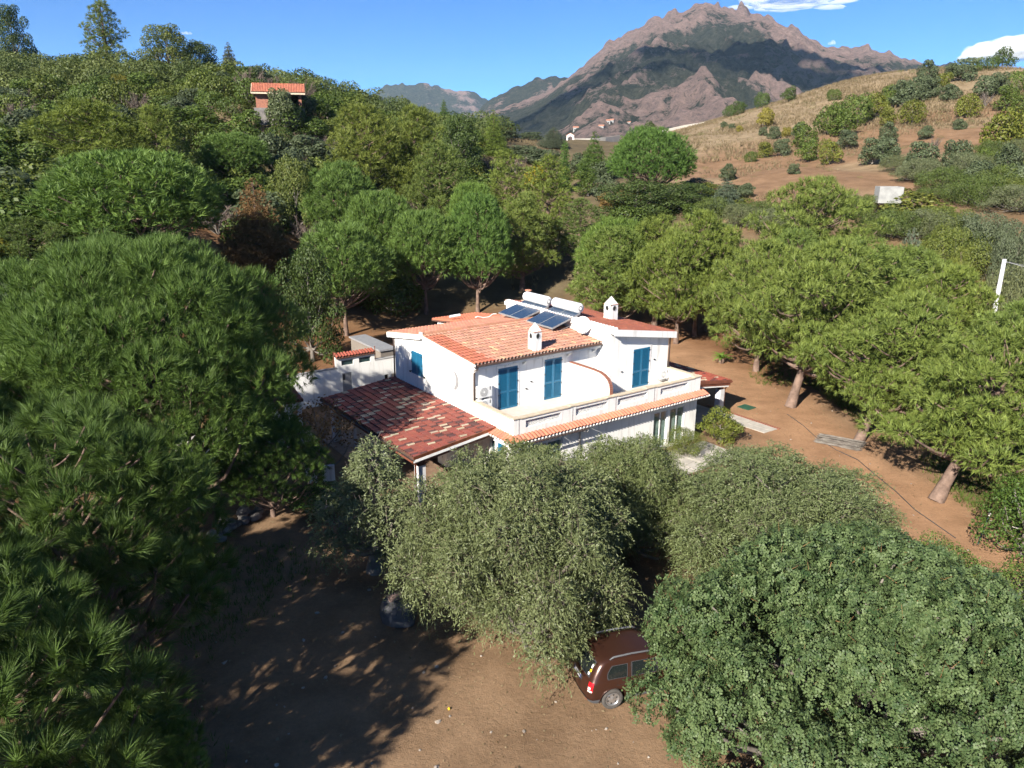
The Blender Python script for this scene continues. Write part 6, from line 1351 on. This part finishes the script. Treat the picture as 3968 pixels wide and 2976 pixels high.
# ------------------------------------------------------------------ utility pole and wires
pb = at(3852,1215,60); ptp = at(3893,1004,60); zg = gz(pb[0],60)
up_ = empty('utility_pole', (pb[0],60,zg-.2)); tag(up_, 'leaning white concrete utility pole at the right edge', 'utility pole')
top = Vector((ptp[0]-pb[0],0,ptp[2]-zg+.2)); MB().tube([(-.25,0,0),(0,0,pb[2]-zg+.2),top], [.20,.18,.14], 12).build('shaft', M['column'], up_, True)
MB().tube([top+Vector((-.1,0,-.25)),top+Vector((.22,0,-.22))], .05, 6).build('insulator', M['grey'], up_); MB().lathe([(.155,0),(.155,.06)], top-Vector((0,0,.32)), 12).build('clamp', M['grey'], up_)
MB().box(-.02+top.x*.3,.22+top.x*.3,-.22,-.18,1.0,1.5).build('junction_box', M['darkgrey'], up_)
for dx, dy, dz in ((22,6,-1.2),(20,-12,-2.6)):
    a_ = top+Vector((.22,0,-.22)); pts = [a_+Vector((dx*f,dy*f,dz*f-1.6*4*f*(1-f)*.5)) for f in np.linspace(0,1,10)]; MB().tube(pts, .018, 5, False).build('wire', M['grey'], up_)
# ------------------------------------------------------------------ yard objects
def rock_mesh(seed, sx, sy, sz, sub=2, amp=.18):
    bm = bmesh.new(); bmesh.ops.create_icosphere(bm, subdivisions=sub, radius=1)
    for v in bm.verts:
        n = noise.noise(v.co*1.3+Vector((seed*7.1,0,0)))*amp*1.6 + noise.noise(v.co*3+Vector((0,seed*3.3,0)))*amp*.5; v.co *= 1+n; v.co = Vector((v.co.x*sx, v.co.y*sy, max(-.35, v.co.z)*sz))
    me = bpy.data.meshes.new('rock'); bm.to_mesh(me); bm.free(); me.materials.append(M['stone']); return me
b_ = empty('boulder', (-4.05,24.3,0)); tag(b_, 'grey boulder with a flat pinkish plaque on top beside the front olive', 'boulder')
rm_ = rock_mesh(3,.66,.55,.75,3,.12); rm_.materials.clear(); rm_.materials.append(mat('boulder_painted_shade', (0.085,0.085,0.09), .9, (0.05,0.05,0.052), 3, bmp=.4, bscale=8)); o = link('rock', rm_, None, b_); o.location = (0,0,.28)  # stone colour darkened to stand for the shade the boulder lies in
pq = MB().box(-.26,.26,-.2,.2,-.012,.012).build('plaque', mat('pink_plaque_painted_shade', (0.22,0.15,0.13), .8), b_); pq.location = (-.08,-.02,1.03); pq.rotation_euler = (.12,-.05,.5)  # plaque pink darkened for the same shade
sw = empty('dry_stone_wall', (-12.9,31.2,0)); tag(sw, 'short dry stone wall in the shade under the great pine', 'wall')
RK = [rock_mesh(10+i, .26, .21, .17, 2, .16) for i in range(5)]
random.seed(4)
for i in range(9):
    for lv in range(2+(i % 3 == 0)):
        o = bpy.data.objects.new('stone', RK[random.randrange(5)]); COL.objects.link(o); o.parent = sw; o.location = (i*.13+random.uniform(-.2,.25), -1.4+i*.36, .12+lv*.25); o.rotation_euler = (random.uniform(-.3,.3),random.uniform(-.3,.3),random.uniform(0,6)); q = random.uniform(.75,1.35); o.scale = (q,q,q)
st = empty('garden_steps', (-13.0,38.2,0), .35); tag(st, 'shaded garden steps edged with logs left of the fig tree', 'steps')
for k in range(5): MB().tube([(-.75,.35*k,.10+.17*k),(.75,.35*k,.12+.17*k)], .075, 8).build('log', M['bark'], st); MB().box(-.72,.72,.35*k+.03,.35*k+.34,.02+.17*k,.13+.17*k).build('tread', M['joint'], st)
wp = empty('planter_wall', (-9.6,36.6,0), .3); tag(wp, 'low white rendered wall behind the fig tree trunk', 'wall')
MB().box(-.1,.55,-.1,.1,0,.85).build('panel', M['white'], wp); MB().prism([(-.9,-.08,0),(-.35,-.08,0),(-.35,-.08,.75),(-.6,-.08,.80),(-.9,-.08,1.05)], (0,.16,0)).build('panel', M['white'], wp)
# brushwood bundle
rb = empty('brushwood_stack', (19.3,42.6,0), math.radians(-35)); tag(rb, 'flat stack of grey cut reeds on the ground beside the drive', 'brushwood')
random.seed(9); mb = MB()
for k in range(260):
    y = random.uniform(-.85,.85); z = .03+random.uniform(0,.30)*(1-abs(y)); a = random.uniform(-.05,.05); L_ = random.uniform(.9,1.35); mb.tube([(-L_,y-a,z),(0,y+random.uniform(-.02,.02),z+.02),(L_,y+a,z+random.uniform(-.03,.05))], [.010,.013,.008], 4, False)
tag(mb.build('reeds', M['barkg'], rb), kind='stuff')
# cycad
cy_ = empty('cycad', (16.9,60.4,gz(16.9,60.4))); tag(cy_, 'small cycad with arching green fronds on the brown ground', 'cycad')
MB().lathe([(.20,0),(.24,.15),(.20,.35),(.10,.42)], (0,0,0), 10).build('stem', M['bark'], cy_)
def frond(L):
    P = []; n = 16; vs = []; fs = []
    for i in range(n+1):
        f = i/n; x = L*f*(1-.12*f); z = .55*L*f-.75*L*f*f; w = .16*math.sin(math.pi*min(1,f*.9+.12)); vs += [(x,-w,z-.05*w/.16),(x,0,z+.015),(x,w,z-.05*w/.16)]
    for i in range(n):
        a = 3*i; b = a+3
        vs2 = len(vs); fs += [(a,a+1,b+1),(a+1,a+2,b+1)]
    me = MB().add(vs, fs).mesh('frond'); at2 = me.attributes.new('tint','FLOAT','POINT'); at2.data.foreach_set('value', np.full(len(vs),.45,np.float32)); me.materials.append(M['needle2']); return me
FR = [frond(1.15), frond(.95)]
for k in range(26):
    o = bpy.data.objects.new('frond', FR[k % 2]); COL.objects.link(o); o.parent = cy_; o.location = (0,0,.36); o.rotation_euler = (0,-random.uniform(.0,.75),k*2.4); o.color = (1.1,1.2,.8,1)
# manhole, fence post, cable
mh = tag(MB().box(-.45,.45,-.45,.45,.0,.03).build('manhole_cover', mat('green_manhole', (0.03,0.10,0.06), .6)), 'green manhole cover on the ground by the right porch', 'manhole cover'); mh.location = (*[float(q) for q in hit(2892,1588)[:2]], .01); mh.rotation_euler = (0,0,.7)
fp = empty('fence_post', (20.4,30.4,0)); tag(fp, 'dark green fence post leaning at the right edge of the drive', 'post')
MB().tube([(0,0,0),(.28,.05,1.35)], .04, 8).build('post', M['greenpost'] if 'greenpost' in M else mat('dark_green_metal', (0.02,0.05,0.04), .5), fp); MB().tube([(.24,.04,1.15),(2.6,-1.4,.9)], .012, 5).build('rail', M['mortar'], fp); MB().lathe([(.05,0),(.06,.1),(.03,.14)], (.28,.05,1.33), 8).build('cap', M['mortar'], fp)
pts = [hit(px,py) for px,py in ((3050,1612),(3110,1660),(3160,1705),(3240,1757),(3320,1800),(3390,1852),(3470,1915),(3545,1985),(3620,2040),(3700,2102))]
tag(MB().tube([(p[0],p[1],p[2]+.02) for p in pts], .022, 6).build('cable', M['darkgrey']), 'dark hose lying along the earth drive', 'hose')
# ball
bl = MB().lathe([(.01,-.045),(.03,-.035),(.042,0),(.03,.035),(.01,.045)], (0,0,.045), 10).build('lemon', M['yellow']); tag(bl, 'yellow lemon fallen on the brown earth left of the car', 'fruit'); q = hit(1740,2752); bl.location = (q[0],q[1],q[2])
# ------------------------------------------------------------------ paving
def paving(name, cells, mk, label, z, jitter=.06):
    root = empty(name, (0,0,0)); tag(root, label, kind='structure')
    for P in cells:
        c = sum((Vector(p) for p in P), Vector())/len(P); zz_ = z+random.uniform(0,.012)
        Q = [c+(Vector(p)-c)*.955 for p in P]; MB().prism([(p.x,p.y,.0) for p in Q], (0,0,zz_)).build('slab', M[mk], root)
    return root
random.seed(12)
def cells(a0, a1, b0, b1, na, nb, jit_):
    G = [[(a0+(a1-a0)*i/na+(random.uniform(-jit_,jit_) if 0 < i < na else 0), b0+(b1-b0)*j/nb+(random.uniform(-jit_,jit_) if 0 < j < nb else 0)) for j in range(nb+1)] for i in range(na+1)]
    out = []
    for i in range(na):
        for j in range(nb):
            q = [G[i][j],G[i+1][j],G[i+1][j+1],G[i][j+1]]; out.append([HF(a,b) for a,b in q])
    return out
paving('paving', cells(-12.2,-4.85,12.5,18.5,9,8,.22), 'paving', 'pale crazy paving of the yard behind the porch', .035)
paving('paving', cells(-5.2,13.6,-3.2,-.35,20,3,.10), 'paving', 'pale paving slabs along the front of the villa', .03)
paving('paving', cells(17.6,18.9,-1.6,2.0,2,4,.08), 'paving', 'pale paved path at the right porch', .03)
kb = empty('brick_kerb', HF(19.3,-4)); tag(kb, kind='structure', label='red brick kerb of the right path')
for k in range(34):
    o = bpy.data.objects.new('brick', bme); COL.objects.link(o); o.parent = kb; p0 = Vector(HF(19.02,-1.6+k*.17))-Vector(HF(19.3,-4)); o.location = (p0.x,p0.y,.03); o.rotation_euler = (0,0,YAW)
# ------------------------------------------------------------------ pebbles, litter and grasses
RNG = np.random.default_rng(77)
def scatter(n, xr, yr, keep=None):
    x = RNG.uniform(*xr, n); y = RNG.uniform(*yr, n)
    if keep is not None: k = keep(x, y); x, y = x[k], y[k]
    return np.c_[x, y, height(x, y)]
P = scatter(16000, (-16,30), (12,62)); n = len(P); d = rdir(n); d[:, 2] = np.abs(d[:, 2])*.3; d = unit(d); s_ = unit(np.cross(d, np.array([0,0,1.0]))); L_ = np.minimum(RNG.gamma(2,.011,n),.07)[:, None]+.010; w_ = L_*RNG.uniform(.3,.8,n)[:, None]
P[:, 2] += .025; V = np.stack([P-d*L_, P+s_*w_-[0,0,.012], P+d*L_*.9, P-s_*w_+[0,0,.02]], 1); tag(link('pebbles_and_litter', np_mesh('litter', V, 4, {'tint': RNG.uniform(0,1,n)}), M['grass']), 'pale pebbles and dry leaf litter scattered over the earth', 'litter', kind='stuff')
def grass(name, P, hgt, w, m, label, k=5):
    n = len(P); a = RNG.uniform(0,6.28,(n,k)); ln = RNG.uniform(.2,.9,(n,k)); H_ = hgt*RNG.uniform(.5,1.2,(n,k)); b = P[:, None]+np.stack([np.cos(a)*.08,np.sin(a)*.08,0*a],-1); tip = b+np.stack([np.cos(a)*ln*H_,np.sin(a)*ln*H_,H_],-1); s_ = np.stack([-np.sin(a),np.cos(a),0*a],-1)*w/2
    V = np.stack([b-s_,b+s_,tip],2).reshape(-1,3,3); t = np.clip(np.repeat(RNG.normal(.5,.25,n),k),0,1)
    tag(link(name, np_mesh(name, V, 3, {'tint': t}), M[m]), label, 'grass', kind='stuff')
KG = lambda x, y: (RNG.random(len(x)) < np.clip(vnoise(x, y, 3.5, 91)*2.4-.85, 0, 1))
grass('green_grass', scatter(14000, (21.8,36), (28,56), KG), .22, .035, 'greengrass', 'fresh green grass in the shade of the right hand pines')
grass('green_grass', scatter(3000, (18,30), (54,72), KG), .22, .035, 'greengrass', 'patches of green grass by the wood behind the right porch')
grass('green_grass', scatter(2500, (-16,-7), (15,30), KG), .20, .03, 'greengrass', 'patches of green grass under the left pines')
grass('dry_grass', scatter(26000, (30,130), (150,275), lambda x,y: (y+.3*(60-x)*-1.0*-1 > 0) & (RNG.random(len(x)) < np.clip(vnoise(x,y,16,92)*2.2-.4,.12,1))), .75, .16, 'grass', 'long dry straw coloured grass on the crest of the right hill', 4)
grass('dry_grass', scatter(9000, (22,80), (92,150), lambda x,y: RNG.random(len(x)) < np.clip(vnoise(x,y,7,93)*2.5-1.3,0,1)), .45, .10, 'grass', 'tufts of dry grass on the ploughed field', 4)
grass('dry_grass', scatter(9000, (-100,5), (84,180), lambda x,y: RNG.random(len(x)) < np.clip(vnoise(x,y,9,94)*2.0-.6,0,1)), .6, .12, 'grass', 'dry grass between the bushes of the left hillside', 4)

# ------------------------------------------------------------------ clouds
m, n, l, p = nodes('cloud_vapour'); n.remove(p); pv = n.new('ShaderNodeVolumePrincipled'); pv.inputs['Color'].default_value = (1,1,1,1); pv.inputs['Density'].default_value = 0.012; pv.inputs['Anisotropy'].default_value = -0.25
m.cycles.homogeneous_volume = True
l.new(pv.outputs[0], n['Material Output'].inputs['Volume']); M['cloud'] = m
def cloud(c, size, label, seed, n_l=16, flat=.5):
    rs_ = random.Random(seed); bm = bmesh.new()
    for k in range(n_l):
        a = rs_.uniform(0,6.28); q = rs_.random()**.5; r_ = rs_.uniform(.26,.46)*(1.1-.6*q); o_ = Vector((math.cos(a)*q*.72, math.sin(a)*q*.72, rs_.uniform(0,.22)*(1-q)))
        g = bmesh.ops.create_icosphere(bm, subdivisions=3, radius=1)
        for v in g['verts']:
            d = v.co.copy(); v.co = o_ + Vector((d.x*r_, d.y*r_, max(d.z,-.3)*r_*flat*1.6))*(1+.32*noise.noise(d*2.2+o_*5)+.16*noise.noise(d*5+o_*9))
    me = bpy.data.meshes.new('cloud'); bm.to_mesh(me); bm.free()
    o = link('cloud', me, M['cloud']); o.location = c; o.scale = size; tag(o, label, 'cloud', kind=None); return o
def in_sky(px, py, D): d = ray(px, py); k = D/np.linalg.norm(d); return (d[0]*k, d[1]*k, CAMZ+d[2]*k)
cloud(in_sky(3900,215,7600), (430,500,230), 'bright white cumulus rising behind the right hill', 1, 20, .7)
cloud(in_sky(4080,180,8200), (520,500,260), 'white cumulus at the right edge above the other', 2, 18, .6)
cloud(in_sky(3080,8,6800), (620,600,75), 'grey flat cloud above the mountain at the top edge', 3, 18, .4)
cloud(in_sky(3222,170,9500), (60,60,75), 'tiny white puff right of the mountain crest', 4, 7, .7)
cloud(in_sky(725,132,9500), (75,75,60), 'tiny pale puff on the left skyline', 5, 7, .6)
def shadow_cloud(px, py, zc, size, label, seed):
    R_ = MTN(px, py); d = ray(px, py); k = R_/math.hypot(d[0], d[1]); P_ = np.array([d[0]*k, d[1]*k, CAMZ+d[2]*k]); t = (zc-P_[2])/-LDIR[2]; c = P_ - LDIR*t
    cloud(tuple(c), size, label, seed, 18, .45)
shadow_cloud(2600,215,1300,(700,520,110), 'broad cloud overhead that shades the left face of the mountain', 11)
shadow_cloud(2130,440,1250,(520,420,100), 'cloud overhead that shades the foot of the mountain', 12)
shadow_cloud(3110,300,1300,(200,200,70), 'small cloud overhead that shades the right flank of the mountain', 13)

# ------------------------------------------------------------------ the air
m, n, l, p = nodes('thin_haze'); n.remove(p); pv = n.new('ShaderNodeVolumePrincipled'); pv.inputs['Color'].default_value = (0.55,0.78,1.0,1); pv.inputs['Density'].default_value = 0.000042; pv.inputs['Anisotropy'].default_value = 0.0
m.cycles.homogeneous_volume = True
l.new(pv.outputs[0], n['Material Output'].inputs['Volume'])
hz = MB().box(-6800,6800,-3300,7300,-40,680).build('haze', m); tag(hz, 'thin blue haze over the valley', kind='stuff')

# low dry scrub between the bushes of the right hill
RNG = np.random.default_rng(99)
P = scatter(900, (24,120), (96,250), lambda x,y: RNG.random(len(x)) < np.clip(vnoise(x,y,14,95)*2.4-.8,.05,1)); acc = []; tt = []
T = TM['shrub'][3]; co0 = np.empty(len(T.crown.vertices)*3, np.float32); T.crown.vertices.foreach_get('co', co0); co0 = co0.reshape(-1,4,3)[::9]
for x, y, z in P:
    r_ = RNG.uniform(.25,.7); a = RNG.uniform(0,6.28); R_ = np.array([[math.cos(a),-math.sin(a),0],[math.sin(a),math.cos(a),0],[0,0,1]]); acc.append((co0*np.array([r_/2*1.3,r_/2*1.3,r_/2.2*1.2])) @ R_.T + np.array([x,y,z])); tt.append(np.clip(RNG.uniform(0,1)+RNG.normal(0,.15,len(co0)),0,1))
tag(link('low_scrub', np_mesh('low_scrub', np.concatenate(acc), 4, {'tint': np.concatenate(tt)}), M['shrub']), 'low scattered scrub on the right hill', 'scrub', kind='stuff')

# loose stones on the yard
P = scatter(170, (-9,22), (16,50)); P = np.r_[P, scatter(60, (-12,8), (16,24))]; bmv = []; bmf = []; k0 = 0
bm = bmesh.new(); bmesh.ops.create_icosphere(bm, subdivisions=1, radius=1); iv = np.array([v.co[:] for v in bm.verts]); jf = [tuple(v.index for v in f.verts) for f in bm.faces]; bm.free()
for x, y, z in P:
    r_ = RNG.gamma(2.2,.018)+.018; q = iv*(1+.25*RNG.normal(size=(len(iv),1)))*np.array([1,RNG.uniform(.6,1),.6])*r_; a = RNG.uniform(0,6.28); q = q @ np.array([[math.cos(a),-math.sin(a),0],[math.sin(a),math.cos(a),0],[0,0,1]]).T
    bmv += (q+np.array([x,y,z+r_*.2])).tolist(); bmf += [tuple(i+k0 for i in f) for f in jf]; k0 += len(iv)
me = bpy.data.meshes.new('loose_stones'); me.from_pydata(bmv, [], bmf); me.update(); tag(link('loose_stones', me, mat('pale_stone', (0.34,0.29,0.24), .9, (0.22,0.19,0.16), 4)), 'small loose stones lying about the yard', 'stones', kind='stuff')
